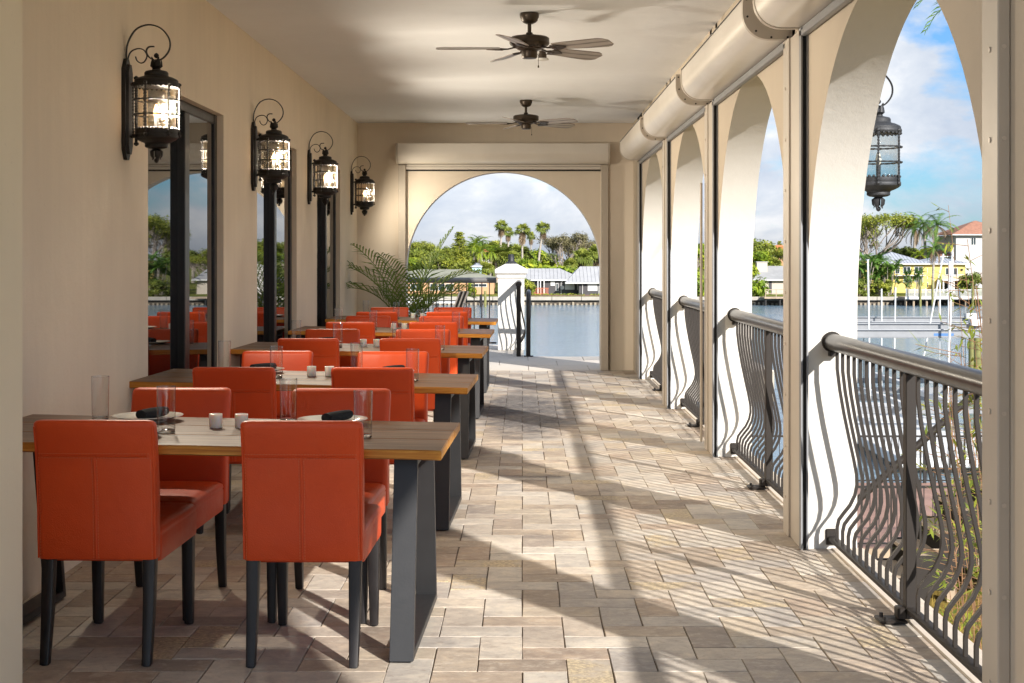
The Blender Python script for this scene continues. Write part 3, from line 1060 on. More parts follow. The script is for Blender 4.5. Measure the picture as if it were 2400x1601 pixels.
def railing(L, nb, label, base=True):
    """local: runs along +y from 0 to L, belly toward +x"""
    root = empty('balcony_railing', (0, 0, 0), 0, label, 'railing', 'balcony railings in the arcade arches')
    m = MB(); m.tube([(0, 0.004, 1.025), (0, L - .004, 1.025)], 0.042, 20); m.build('handrail', M['bronzepipe'], root)
    m = MB()
    m.lathe([(0.050, 0), (0.052, .006), (0.046, .012)], (0, 0, 0), 20)
    fl = m.mesh('flange', M['bronze'])
    part('flange', fl, root, (0, .001, 1.025), (R(-90), 0, 0)); part('flange', fl, root, (0, L - .001, 1.025), (R(90), 0, 0))
    for y, s in ((0.001, 1), (L - .001, -1)):
        m = MB(); ya, yb = sorted((y, y + s * .045)); m.cbox((-.02, ya, .955), (.02, yb, .982), .002)
        ya, yb = sorted((y, y + s * .012)); m.cbox((-.03, ya, .02), (.03, yb, .10), .003)
        m.build('wall_bracket', M['bronze'], root)
    m = MB(); m.cbox((-.021, .013, .042), (.021, L - .013, .064), .003); m.build('bottom_rail', M['bronze'], root)
    for k in range(nb):
        y = L * (k + 1) / (nb + 1)
        if abs(y - L / 2) < L / (nb + 1) * 0.4:
            p = part('post', post_me, root, (0, y, 0))
            m = MB(); m.cbox((-.13, -.055, .005), (-.02, .055, .015), .003); m.cbox((-.055, -.03, .0152), (-.022, .03, .062), .004)
            bp = m.build('base_plate', M['bronze'], root); bp.location = (0, y, 0)
            m = MB()
            for xx, yy in ((-.105, -.035), (-.105, .035)):
                m.tube([(xx, yy, .015), (xx, yy, .030)], .008, 6)
            m.build('bolt', M['iron'], bp)
        else:
            part('baluster', bal_me, root, (0, y, 0))
    return root


first = None
for k in range(1, 5):
    lab = f'dark bronze railing with belly shaped balusters in the {ORD[k-1]} arch'
    if first is None:
        first = railing(2 * RAD, 23, lab)
        first.location = (1.535, jamb(k) - 2 * RAD, 0)
    else:
        dup(first, (1.535, jamb(k) - 2 * RAD, 0), 0, lab)
first2 = dup(first, (1.535, jamb(0) - 2 * RAD, 0), 0, 'dark bronze railing with belly shaped balusters in the arch beside the camera')

# ---- landing pedestal, railing and stair rails
pg = empty('gate_pier', (-0.172, 23.0, 0), 0, 'white stucco pedestal with moulded cap on the landing outside the end arch', 'pedestal')
m = MB(); m.cbox((-.203, -.2, 0), (.203, .2, 1.13), .006); m.build('shaft', M['outside'], pg, 0)
m = MB(); m.loft([[(x, y, z) for x, y in rrect(w_, w_, .008, 1)] for w_, z in ((.41, 1.10), (.43, 1.115), (.45, 1.14), (.45, 1.165), (.50, 1.185), (.505, 1.235), (.47, 1.255), (.18, 1.33))])
m.build('cap', M['outside'], pg, 30)
m = MB(); m.lathe([(.085, 1.328), (.085, 1.345), (.055, 1.365), (.048, 1.375), (.048, 1.45), (.040, 1.455), (.040, 1.475), (.03, 1.48)], n=16); m.build('lamp_base', M['irongrey'], pg)

lr = empty('landing_railing', (-0.40, 23.0, 0), 0, 'straight dark railing left of the white pedestal beyond the palm', 'railing')
m = MB(); m.tube([(-2.2, 0, 1.075), (-.0, 0, 1.075)], .043, 16); m.build('handrail', M['litrail'], lr)
m = MB(); m.cbox((-2.2, -.02, .09), (-.0, .02, .115), .003); m.build('bottom_rail', M['bronze'], lr)
m = MB(); m.cbox((-.008, -.012, .115), (.008, .012, 1.04), .002); bme = m.mesh('baluster', M['bronze'])
for k in range(18):
    part('baluster', bme, lr, (-.11 - k * .118, 0, 0))


def stair_rail(x, label, slope, top, belly):
    rt = empty('stair_rail', (x, 21.36, 0), 0, label, 'railing')
    m = MB()
    if belly:
        m.tube([(0, .04, top - .045), (0, .05, top - .045), (0, 1.44, top - .045)], .045, 16); m.build('handrail', M['bronzepipe'], rt)
        m = MB(); m.cbox((-.032, 0, 0), (.032, .05, top - .06), .005); m.build('post', M['bronze'], rt)
        for k in range(11):
            part('baluster', bal_me, rt, (0, .15 + k * .12, 0))
        m = MB(); m.cbox((-.02, .05, .042), (.02, 1.44, .064), .003); m.build('bottom_rail', M['bronze'], rt)
    else:
        path = [(0, .03, 0.55), (0, .03, .80), (0, .05, .86), (0, .12, .90), (0, .30, .93), (0, .42, .90)] + [(0, .42 + t, .90 - t * slope) for t in (.6, 1.6, 3.0, 5.2)]
        m.tube(path, .034, 12); m.build('handrail', M['bronzepipe'], rt)
        m = MB(); m.cbox((-.028, 0, 0), (.028, .05, .60), .005); m.build('post', M['bronze'], rt)
        m = MB(); m.cbox((-.07, -.03, .0), (.07, .09, .012), .002); m.build('base_plate', M['bronze'], rt)
        m = MB(); m.cbox((-.008, -.012, 0), (.008, .012, .82), .002); bm2 = m.mesh('baluster', M['bronze'])
        for k in range(12):
            part('baluster', bm2, rt, (0, .55 + k * .35, -.02 - (.13 + k * .35) * slope))
    return rt


stair_rail(-0.052, 'bellied dark guard rail seen end on between the pedestal and the stairs', 0, 1.085, True)
stair_rail(0.092, 'curved top dark stair handrail dropping beside the landing steps', .607, .95, False)

# ================================================================== WALL LANTERNS
def lantern_parts():
    """local: wall plane at x=0, lantern toward +x, z as on the wall"""
    P = {}
    AX = 0.168
    m = MB()
    hw = 0.062
    m.loft([[(.001, s * hw * w_, z) for s, w_, z in ((-.35, 1, 1.955), (.35, 1, 1.955), (1, 1, 2.01), (1, 1, 2.43), (.35, 1, 2.485), (-.35, 1, 2.485), (-1, 1, 2.43), (-1, 1, 2.01))],
            [(.020, s * hw * w_, z) for s, w_, z in ((-.35, 1, 1.955), (.35, 1, 1.955), (1, 1, 2.01), (1, 1, 2.43), (.35, 1, 2.485), (-.35, 1, 2.485), (-1, 1, 2.43), (-1, 1, 2.01))]])
    m.loft([[(x, s * hw * w_, z) for s, w_, z in ((-.3, k, 1.985), (.3, k, 1.985), (.75, k, 2.03), (.75, k, 2.41), (.3, k, 2.455), (-.3, k, 2.455), (-.75, k, 2.41), (-.75, k, 2.03))] for x, k in ((.0201, 1.0), (.034, .9))])
    P['back_plate'] = m
    q = lambda xc, yc: ((xc - 845) * .000763, 0.0, 1.45 + (588 - yc * .3336) * .002285)
    def smooth(pts, n=5):
        out = []
        for i in range(len(pts) - 1):
            p0 = pts[max(i - 1, 0)]; p1 = pts[i]; p2 = pts[i + 1]; p3 = pts[min(i + 2, len(pts) - 1)]
            for k in range(n):
                t = k / n
                out.append(tuple(0.5 * ((2 * b) + (c - a) * t + (2 * a - 5 * b + 4 * c - d) * t * t + (-a + 3 * b - 3 * c + d) * t ** 3) for a, b, c, d in zip(p0, p1, p2, p3)))
        return out + [pts[-1]]
    m = MB()
    m.tube(smooth([q(*p) for p in ((872, 520), (866, 470), (858, 370), (872, 285), (925, 200), (1010, 168), (1095, 192), (1152, 262), (1156, 335), (1115, 395), (1064, 414), (1016, 392), (996, 352), (1012, 322), (1050, 318))]),
           .0075, 6, flat=(1.6, .55))
    m.tube(smooth([q(*p) for p in ((872, 500), (866, 430), (884, 362), (930, 334), (975, 340), (1000, 380), (985, 420), (958, 432), (932, 415), (922, 388))]), .006, 6, flat=(1.6, .55))
    P['scroll_bracket'] = m
    m = MB()
    for z in (2.352, 2.078):
        m.cyl((.03, 0, z), (AX - .09, 0, z), .008, n=8)
    m.tube([(.062, 0, 2.05), (.062, 0, 2.385)], [.008, .008], 6)
    for k in range(22):
        z = 2.07 + k * .0135
        m.lathe([(.006, 0), (.0105, .0068), (.006, .0135)], (.062, 0, z), 6)
    for z in (2.385, 2.04):
        m.lathe([(.004, -.012), (.014, -.004), (.014, .004), (.004, .012)], (.062, 0, z), 8)
    P['side_rod'] = m
    m = MB()
    m.lathe([(.112, 2.338), (.116, 2.342), (.118, 2.352), (.116, 2.360), (.113, 2.364), (.113, 2.372), (.106, 2.378), (.085, 2.388), (.066, 2.393), (.062, 2.398), (.062, 2.412), (.056, 2.420), (.040, 2.424), (.022, 2.428), (.022, 2.434)], (AX, 0, 0), 28)
    for k in range(28):
        a = 2 * math.pi * k / 28
        m.lathe([(.003, -.007), (.008, -.002), (.008, .002), (.003, .006)], (AX + .111 * math.cos(a), .111 * math.sin(a), 2.338), 6)
    P['cap'] = m
    m = MB()
    m.lathe([(.018, 2.434), (.024, 2.448), (.022, 2.462), (.012, 2.475), (.006, 2.484)], (AX, 0, 0), 10)
    for k in range(5):
        a = 2 * math.pi * k / 5 + .3
        c_, s_ = math.cos(a), math.sin(a)
        m.tube([(AX + r_ * c_, r_ * s_, z) for r_, z in ((.012, 2.434), (.028, 2.448), (.026, 2.470), (.024, 2.482), (.032, 2.494))], [.008, .010, .008, .005, .002], 6, flat=(1.5, .5))
    m.lathe([(.003, -.014), (.011, -.008), (.014, 0), (.011, .008), (.003, .014)], (AX, 0, 2.503), 12)
    P['top_finial'] = m
    m = MB()
    m.lathe([(.101, 2.112), (.109, 2.114), (.110, 2.096), (.108, 2.090), (.112, 2.086), (.114, 2.078), (.112, 2.070), (.100, 2.060), (.080, 2.050), (.062, 2.043), (.058, 2.036), (.060, 2.030), (.058, 2.022), (.046, 2.016), (.020, 2.012)], (AX, 0, 0), 28)
    for k in range(28):
        a = 2 * math.pi * k / 28
        m.lathe([(.003, -.007), (.008, -.002), (.008, .002), (.003, .007)], (AX + .106 * math.cos(a), .106 * math.sin(a), 2.117), 6)
    P['base'] = m
    m = MB()
    m.lathe([(.016, 2.014), (.010, 2.000), (.010, 1.97)], (AX, 0, 0), 10)
    for k in range(5):
        a = 2 * math.pi * k / 5 + .3
        c_, s_ = math.cos(a), math.sin(a)
        m.tube([(AX + r_ * c_, r_ * s_, z) for r_, z in ((.010, 2.014), (.030, 1.998), (.028, 1.976), (.020, 1.964), (.024, 1.955))], [.008, .011, .009, .006, .003], 6, flat=(1.5, .5))
    m.lathe([(.003, -.013), (.010, -.008), (.013, 0), (.010, .008), (.003, .013)], (AX, 0, 1.952), 12)
    P['bottom_finial'] = m
    m = MB()
    for k in range(6):
        a = 2 * math.pi * (k + .27) / 6
        x, y = AX + .1175 * math.cos(a), .1175 * math.sin(a)
        m.tube([(x, y, 2.075), (x, y, 2.355)], .0035, 6)
        for j in range(17):
            z = 2.075 + j * .0165
            m.lathe([(.003, 0), (.0062, .0055), (.0062, .011), (.003, .0165)], (x, y, z), 5)
        for z in (2.352, 2.082):
            m.lathe([(.003, -.010), (.011, -.004), (.011, .004), (.003, .010)], (x, y, z), 6)
    for z in (2.268, 2.190):
        ring = [(AX + .1165 * math.cos(2 * math.pi * k / 40), .1165 * math.sin(2 * math.pi * k / 40), z) for k in range(41)]
        m.tube(ring, [.0038 if k % 2 else .0060 for k in range(41)], 6, cap=False)
    P['cage'] = m
    g = MB()
    g.lathe([(.1005, 2.112), (.1005, 2.345)], (AX, 0, 0), 40, cap=False)
    P['glass'] = g
    b = MB(); b.lathe([(.010, 2.115), (.012, 2.13), (.012, 2.175), (.010, 2.18)], (AX, 0, 0), 12)
    P['candle_holder'] = b
    b = MB(); b.lathe([(.008, 2.1802), (.016, 2.195), (.0165, 2.205), (.012, 2.225), (.004, 2.248)], (AX, 0, 0), 12)
    P['bulb'] = b
    return P


LP = lantern_parts()
lm = {}
for k, v in LP.items():
    mat = {'glass': M['amber'], 'bulb': M['bulb'], 'candle_holder': M['iron']}.get(k, M['iron'])
    lm[k] = v.mesh(k, mat, 35)
WALLS = [(7.78, 'nearest'), (11.46, 'second'), (14.45, 'third'), (18.05, 'farthest')]
lan0 = empty('wall_lantern', (XL, WALLS[0][0], 0), 0, '', 'lantern', 'lit iron lanterns along the tan wall')
for k, me_ in lm.items():
    part(k, me_, lan0)
LLAB = ['largest and nearest lit iron lantern on the tan wall before the first glass door', 'lit iron lantern on the tan wall between the first and second doors',
        'lit iron lantern on the tan wall between the second and third doors', 'smallest lit iron lantern at the far corner of the tan wall']
lan0['label'] = LLAB[0]
for (y, _), lb_ in zip(WALLS[1:], LLAB[1:]):
    dup(lan0, (XL, y, 0), 0, lb_)
for y, _ in WALLS:
    ld = bpy.data.lights.new('lantern_light', 'SPOT'); ld.energy = 118.0 if y < 17 else 38.0; ld.color = (1.0, 0.945, 0.87); ld.shadow_soft_size = 0.055; ld.spot_size = R(176); ld.spot_blend = 1.0
    lo_ = bpy.data.objects.new('lantern_light', ld); col.objects.link(lo_); lo_.location = (XL + .168, y, 2.235); lo_.rotation_euler = (0, R(-66), 0)

# unlit lantern outside on the second pier
og = empty('outdoor_lantern', (XO, 7.60, -0.26), 0, 'unlit grey iron lantern with clear glass hanging outside the first arch', 'lantern')
for k, v in LP.items():
    mat = {'glass': M['clearseed'], 'bulb': M['bulboff'], 'candle_holder': M['irongrey']}.get(k, M['irongrey'])
    me_ = lm[k].copy(); me_.materials.clear(); me_.materials.append(mat)
    part(k, me_, og)

# ================================================================== CEILING FANS
def fan(loc, rot, label):
    root = empty('ceiling_fan', loc, 0, label, 'ceiling fan', 'dark ceiling fans over the walkway')
    m = MB(); m.lathe([(.066, -.001), (.068, -.008), (.066, -.030), (.060, -.040), (.058, -.052), (.044, -.066), (.022, -.076)], n=24); m.build('canopy', M['fan'], root)
    m = MB(); m.cyl((0, 0, -.07), (0, 0, -.155), .0135, n=12); m.lathe([(.020, -.150), (.024, -.146), (.024, -.138), (.018, -.134)], n=12); m.build('rod', M['fan'], root)
    m = MB(); m.lathe([(.02, -.155), (.08, -.158), (.125, -.166), (.138, -.176), (.138, -.206), (.140, -.209), (.138, -.213), (.134, -.222), (.105, -.240), (.088, -.244)], n=36)
    mo = m.build('motor', M['fan'], root)
    m = MB()
    for k in range(30):
        a = 2 * math.pi * k / 30
        m.box((.088, -.004, -.240), (.112, .004, -.232), Matrix.Rotation(a, 3, 'Z'), (0, 0, 0))
    m.build('vent_fin', M['slot'], mo)
    m = MB(); m.lathe([(.086, -.2442), (.086, -.252), (.060, -.262), (.055, -.266), (.055, -.305), (.049, -.315), (.02, -.318)], n=28); m.build('hub', M['fan'], root)
    m = MB(); m.tube([(.055, -.03, -.29), (.062, -.034, -.30), (.062, -.034, -.37)], .0016, 6); m.lathe([(.002, -.385), (.006, -.380), (.004, -.368)], (.062, -.034, 0), 8); m.build('pull_chain', M['fan'], root)
    # blade mesh along +x, pitched
    m = MB()
    out = [(.205, .050), (.26, .060), (.40, .070), (.52, .077), (.585, .079), (.622, .068), (.650, .040)]
    top = [(x, w_) for x, w_ in out]; bot = [(x, -w_ * (.93 if x > .6 else 1)) for x, w_ in reversed(out)]
    poly = top + bot
    m.prism(poly, -.003, .003)
    m.v = [(x, y * math.cos(R(-13)) - z * math.sin(R(-13)), y * math.sin(R(-13)) + z * math.cos(R(-13)) - .246 - (x - .2) * .01) for x, y, z in m.v]
    blade = m.mesh('blade', M['blade'], 30)
    m = MB()
    m.tube([(.075, 0, -.236), (.115, 0, -.243), (.150, 0, -.252), (.185, 0, -.252), (.215, 0, -.252)], [.014, .012, .012, .016, .022], 8, flat=(1.3, .45))
    m.prism([(.19, -.045), (.235, -.040), (.285, -.012), (.30, 0), (.285, .012), (.235, .040), (.19, .045), (.175, 0)], -.2585, -.2535)
    m.v = [(x, y * math.cos(R(-13)), z + (y * math.sin(R(-13)) if x > .17 else 0)) for x, y, z in m.v]
    iron = m.mesh('blade_iron', M['fan'], 40)
    for k in range(5):
        a = R(rot + 72 * k)
        b = part('blade', blade, root, None, (0, 0, a))
        part('blade_iron', iron, b)
    return root


fan((0.05, 10.3, CEIL), 183, 'larger nearer dark ceiling fan with five grey wooden blades')
fan((0.04, 16.05, CEIL), 180, 'smaller farther dark ceiling fan near the end arch')
m = MB(); m.lathe([(.028, 0), (.028, -.02), (.034, -.022), (.034, -.060), (.030, -.062)], n=20); sp = m.build('ceiling_spotlight', M['fan'])
sp.location = (.167, 12.2, CEIL); tag(sp, 'small dark round ceiling fitting with white face just behind the nearer fan', 'fitting')
m = MB(); m.lathe([(.050, -.0625), (.052, -.075), (.042, -.078)], n=20); m.build('face_disc', M['whitepaint'], sp)

# ================================================================== FURNITURE
def chair_proto():
    """local: front of the seat toward +y, back's rear face near y=0, centre x=0"""
    root = empty('dining_chair')
    def sect(z, y, w, t, r_=.022):
        return [(px, y + t / 2 + py, z) for px, py in rrect(w, t, min(r_, t / 2 - .002), 4)]
    m = MB()
    rings = []
    prof = [(.372, .012, .405, .060), (.374, .006, .420, .074), (.385, .004, .424, .078), (.45, .000, .424, .082), (.55, -.003, .424, .084), (.65, -.010, .426, .082), (.740, -.022, .428, .078), (.746, -.0222, .4276, .0772), (.752, -.024, .428, .077),
            (.80, -.032, .430, .072), (.845, -.042, .432, .066), (.860, -.044, .428, .062), (.868, -.042, .415, .050), (.871, -.037, .39, .034)]
    for z, y, w, t in prof:
        rings.append(sect(z, y, w, t))
    m.loft(rings)
    back = m.build('backrest', M['leather'], root, 60)
    # centre seam and stitch lines on the rear face
    def yb(z):
        zs = [p[0] for p in prof]; ys = [p[1] for p in prof]
        return float(np.interp(z, zs, ys))
    m = MB()
    m.tube([(0, yb(z) - .0005, z) for z in np.linspace(.378, .742, 12)], .0042, 6)
    m.tube([(x, yb(.743) - .0012, .7435) for x in np.linspace(-.19, .19, 8)], .0030, 6)
    for s in (-1, 1):
        m.tube([(s * .2085, yb(z) + .006, z) for z in np.linspace(.378, .85, 14)], .0036, 6)
    m.build('seam', M['leather'], back, 60)
    m = MB()
    def stitch(p, d):
        p = Vector(p); d = Vector(d) * .0034
        s_ = Vector((.0009, 0, 0)) if abs(d.z) > abs(d.x) else Vector((0, 0, .0009))
        n_ = Vector((0, -.0012, 0))
        m.add([p - d - s_, p + d - s_, p + d + s_, p - d + s_, p - d - s_ + n_, p + d - s_ + n_, p + d + s_ + n_, p - d + s_ + n_], [(4, 5, 6, 7), (0, 1, 5, 4), (2, 3, 7, 6)])
    for z in np.arange(.382, .738, .0105):
        for x in (-.009, .0085, .1995, -.1995):
            stitch((x, yb(z) - .0002 + (.0018 if abs(x) > .1 else 0), z), (0, 0, 1))
    for x in np.arange(-.196, .197, .0105):
        stitch((x, yb(.738) + .0000, .7375), (1, 0, 0)); stitch((x, yb(.752) - .0000, .753), (1, 0, 0))
    m.build('stitching', M['thread'], back, 0)
    m = MB()
    rings = [[(px, .078 + .27 + py, z) for px, py in rrect(w, d, r_, 5)] for z, w, d, r_ in
             ((.352, .40, .52, .02), (.354, .412, .538, .026), (.365, .416, .544, .028), (.44, .418, .548, .03), (.447, .412, .542, .03), (.452, .418, .546, .03), (.466, .414, .542, .034), (.476, .395, .52, .04), (.482, .34, .46, .06), (.485, .22, .33, .07))]
    m.loft(rings)
    m.build('seat', M['leather'], root, 60)
    def leg(x, y, splay):
        m = MB()
        m.loft([[(x + px * 1.0, y + py, .39) for px, py in rrect(.046, .046, .006, 2)],
                [(x + px * .95, y + splay * .35 + py, .18) for px, py in rrect(.042, .042, .006, 2)],
                [(x + px * .9, y + splay + py, .004) for px, py in rrect(.036, .036, .006, 2)]])
        m.build('leg', M['blackwood'], root, 40)
    for s in (-1, 1):
        leg(s * .182, .045, -.045)
        leg(s * .180, .585, .012)
    m = MB()
    m.lathe([(.014, 0), (.014, .004)], (0, 0, 0), 10); gm = m.mesh('foot_glide', M['rubber'])
    for s in (-1, 1):
        part('foot_glide', gm, root, (s * .182, 0, 0)); part('foot_glide', gm, root, (s * .180, .597, 0))
    return root


def table_proto():
    """local origin: floor under the table centre; x from -0.905 (wall) to 0.905"""
    root = empty('dining_table')
    HL, HD, T0, T1 = .905, .45, .719, .755
    rr_ = random.Random(3)
    cuts = [-HD, -.135, .165, HD]
    for k in range(3):
        y0, y1 = cuts[k] + (.0012 if k else 0), cuts[k + 1] - (.0012 if k < 2 else 0)
        n = 26
        lo_, hi_ = [], []
        for i in range(n + 1):
            x = -HL + 2 * HL * i / n
            wob = lambda s: (.004 * math.sin(x * 9 + s) + .003 * math.sin(x * 23 + s * 2))
            lo_.append((x, y0 + (wob(1.3) if k == 0 else 0))); hi_.append((x, y1 + (wob(4.1) if k == 2 else 0)))
        e = [(.0 + rr_.uniform(-.002, .002)) for _ in range(2)]
        m = MB()
        poly = lo_ + list(reversed(hi_))
        def ring(z, ins):
            res = []
            for i, (x, y) in enumerate(poly):
                yy = y + (ins if i <= n else -ins)
                xx = min(max(x, -HL + ins), HL - ins)
                res.append((xx + (e[0] if xx > 0.9 - ins - .01 else 0), yy, z))
            return res
        m.loft([ring(T0, .004), ring(T0 + .004, 0), ring(T1 - .004, 0.0), ring(T1, .004)])
        m.build('tabletop_board', M['table'], root, 30)
    TILT = .0157      # the top rises a little toward the wall, like the paving under it
    for ch in list(root.children):
        ch.rotation_euler = (0, TILT, 0); ch.location = (0, 0, TILT * HL)
    def frame(xc):
        m = MB()
        w = .043
        yb0, yb1, yt0, yt1 = -.485, .485, -.335, .335
        t = .030
        outer = [(yb0, .008), (yb1, .008), (yt1, .712), (yt0, .712)]
        inner = [(yb0 + t + .012, .008 + t), (yb1 - t - .012, .008 + t), (yt1 - t + .004, .712 - t), (yt0 + t - .004, .712 - t)]
        A = [(xc - w, y, z) for y, z in outer] + [(xc - w, y, z) for y, z in inner]
        B = [(xc + w, y, z) for y, z in outer] + [(xc + w, y, z) for y, z in inner]
        fs = []
        for k in range(4):
            j = (k + 1) % 4
            fs += [(k, j, 4 + j, 4 + k), (8 + k, 12 + k, 12 + j, 8 + j), (k, 8 + k, 8 + j, j), (4 + k, 4 + j, 12 + j, 12 + k)]
        m.add(A + B, fs)
        f = m.build('leg_frame', M['steel'], root, 0)
        bm = bmesh.new(); bm.from_mesh(f.data)
        bmesh.ops.bevel(bm, geom=[e_ for e_ in bm.edges if abs(e_.calc_face_angle(0)) > .5], offset=.0022, segments=2, affect='EDGES')
        bm.to_mesh(f.data); bm.free()
        m = MB()
        for y in (-.43, .43):
            m.lathe([(.02, 0), (.02, .0079)], (xc, y, 0), 12)
        m.build('foot', M['rubber'], f)
        m = MB(); m.cbox((xc - .035, -.33, .7125), (xc + .035, .33, .7187), .001); m.build('mounting_plate', M['steel'], f)
        f.scale = (1, 1, (.7187 + TILT * (HL - xc) - .0012) / .7187)
    frame(.775); frame(-.80)
    m = MB(); m.cbox((-.70, -.03, .695), (.62, .03, .7187), .003); bt = m.build('batten', M['blackwood'], root); bt.rotation_euler = (0, TILT, 0); bt.location = (0, 0, TILT * HL)
    return root


T_Y = [5.77, 8.30, 11.04, 13.66, 16.12]
CH_N = [(5.235, 6.475), (7.73, 9.00), (10.43, 11.72), (13.02, 14.30), (15.40, 16.74)]
TORD = ['nearest table', 'second table away', 'third table away', 'fourth table away', 'farthest table']
tp = table_proto(); cp = chair_proto()
rz = random.Random(21)
for i, (ty, (cn, cf)) in enumerate(zip(T_Y, CH_N)):
    ang = [.030, .030, .025, .018, .010][i]
    t = tp if i == 0 else dup(tp)
    t.location = (-1.190, ty, 0); t.rotation_euler = (0, 0, -ang)
    tag(t, f'long wood dining table on dark steel frames, {TORD[i]}' if i else 'long wood dining table on dark steel frames, nearest the camera', 'table', 'dining tables in a row along the wall')
    jit = lambda s: rz.uniform(-s, s)
    for side, xx in (('left', -1.505), ('right', -.775)):
        c = cp if (i == 0 and side == 'left') else dup(cp)
        c.location = (xx + jit(.008) - (.01 if side == 'right' and i == 2 else 0), cn + (.01 if side == 'left' else -.01) + jit(.006), 0); c.rotation_euler = (0, 0, -.035 + jit(.02))
        tag(c, f'orange leather chair, back to the camera, {side} one at the {TORD[i]}', 'chair', 'orange dining chairs')
    for side, xx in (('left', -1.50), ('right', -.785)):
        c = dup(cp)
        c.location = (xx + jit(.008), cf + (.02 if side == 'left' else -.015) + jit(.008), 0); c.rotation_euler = (0, 0, math.pi - .03 + jit(.02))
        tag(c, f'orange leather chair facing the camera, {side} one behind the {TORD[i]}', 'chair', 'orange dining chairs')

# tableware
m = MB(); m.lathe([(.0334, .0125), (.0338, .02), (.0362, .176)], n=36, cap=False); m.lathe([(.0349, .1755), (.0352, .1785), (.0362, .1787), (.0366, .1765), (.0362, .1745)], n=36, cap=False)
gl_me = m.mesh('tumbler', M['tumbler'], 40)
m = MB(); m.lathe([(.030, 0.0005), (.0333, .003), (.0333, .0122), (.031, .0135)], n=32); glb_me = m.mesh('thick_base', M['tumblerbase'], 40)
m = MB(); m.lathe([(.0, .004), (.085, .004), (.092, .006), (.115, .015), (.140, .021), (.143, .0225), (.142, .0245), (.138, .024), (.112, .018), (.090, .010), (.082, .0085), (.0, .0085)], n=48, cap=False)
m.lathe([(.072, .0003), (.075, .0003), (.077, .006), (.072, .006)], n=40)
pl_me = m.mesh('dinner_plate', M['china'], 40)
m = MB()
rings = []
for k, (x, r_) in enumerate(((-.085, .015), (-.083, .021), (-.05, .0235), (0, .025), (.05, .0235), (.083, .021), (.085, .015))):
    ring = []
    for j in range(22):
        a = 2 * math.pi * j / 22
        rr2 = r_ * (1 + .06 * math.sin(a * 2 + k * .5) + .05 * (j / 22))
        ring.append((x, rr2 * 1.12 * math.cos(a), .0235 + rr2 * .92 * math.sin(a)))
    rings.append(ring)
m.loft(rings)
m.tube([(x, -.0235, .030 + .004 * math.sin(x * 40)) for x in np.linspace(-.08, .08, 8)], .0025, 5)
nk_me = m.mesh('rolled_napkin', M['napkin'], 50)
m = MB(); m.lathe([(.0235, 0), (.0255, .003), (.0262, .055), (.0245, .0555), (.0235, .050), (.0, .046)], n=24, cap=False); m.lathe([(.0, 0), (.0235, 0)], n=24, cap=False)
cd_me = m.mesh('candle_votive', M['candle'], 40)


def item(name, me_, loc, rz_, label, cat, group):
    o = bpy.data.objects.new(name, me_); col.objects.link(o); o.location = loc; o.rotation_euler = (0, 0, rz_)
    return tag(o, label, cat, group)


zt = lambda x: .7554 + .0157 * (-.285 - x)
for i, ty in enumerate(T_Y):
    tn = TORD[i]
    sets = [('far', 'left', -1.525, .295, -1.735, .33), ('far', 'right', -.775, .28, -.965, .34), ('near', 'left', -1.50, -.225, -1.365, -.085), ('near', 'right', -.76, -.24, -.605, -.135)]
    for row, side, px, py, gx, gy in sets:
        j = lambda: rz.uniform(-.012, .012)
        g = item('tumbler', gl_me, (gx, ty + gy + j(), zt(gx)), 0, f'tall empty tumbler, {row} {side} place setting on the {tn}', 'glass', 'water tumblers')
        part('thick_base', glb_me, g)
        pz = (px + j(), ty + py + j())
        item('dinner_plate', pl_me, (*pz, zt(pz[0])), 0, f'round white plate at the {row} {side} place setting of the {tn}', 'plate', 'white dinner plates')
        item('rolled_napkin', nk_me, (pz[0] + .02, pz[1] + .0, zt(pz[0]) + .009), R(60) + j() * 14, f'charcoal napkin roll on the {row} {side} plate of the {tn}', 'napkin', 'rolled napkins')
    for k_, cx_ in enumerate((-1.215, -1.115)):
        item('candle_votive', cd_me, (cx_ + (.02 if i else 0), ty + .10 + .01 * k_, zt(cx_)), 0, f'{["left", "right"][k_]} one of two white candle cups on the {tn}', 'candle', 'white candle cups')

# menus in a rack on the farthest place
mr = empty('menu_stand', (at(1054, 17.6), 17.6, 0), 0, 'black stand holding slanted black and white menus behind the farthest table', 'menu stand')
m = MB(); m.cbox((-.11, -.10, .82), (.11, .10, .84), .003); m.cyl((0, 0, .03), (0, 0, .82), .02, n=10); m.lathe([(.15, 0), (.15, .015), (.03, .03)], n=20); m.build('stand', M['iron'], mr)
for k in range(5):
    m = MB(); m.cbox((-.010, -.085, 0), (.008, .085, .20), .002)
    mm_ = m.mesh('menu', M['menublack' if k % 2 else 'menuwhite'])
    part('menu', mm_, mr, (-.055 + k * .024, 0, .842), (0, R(20), 0))

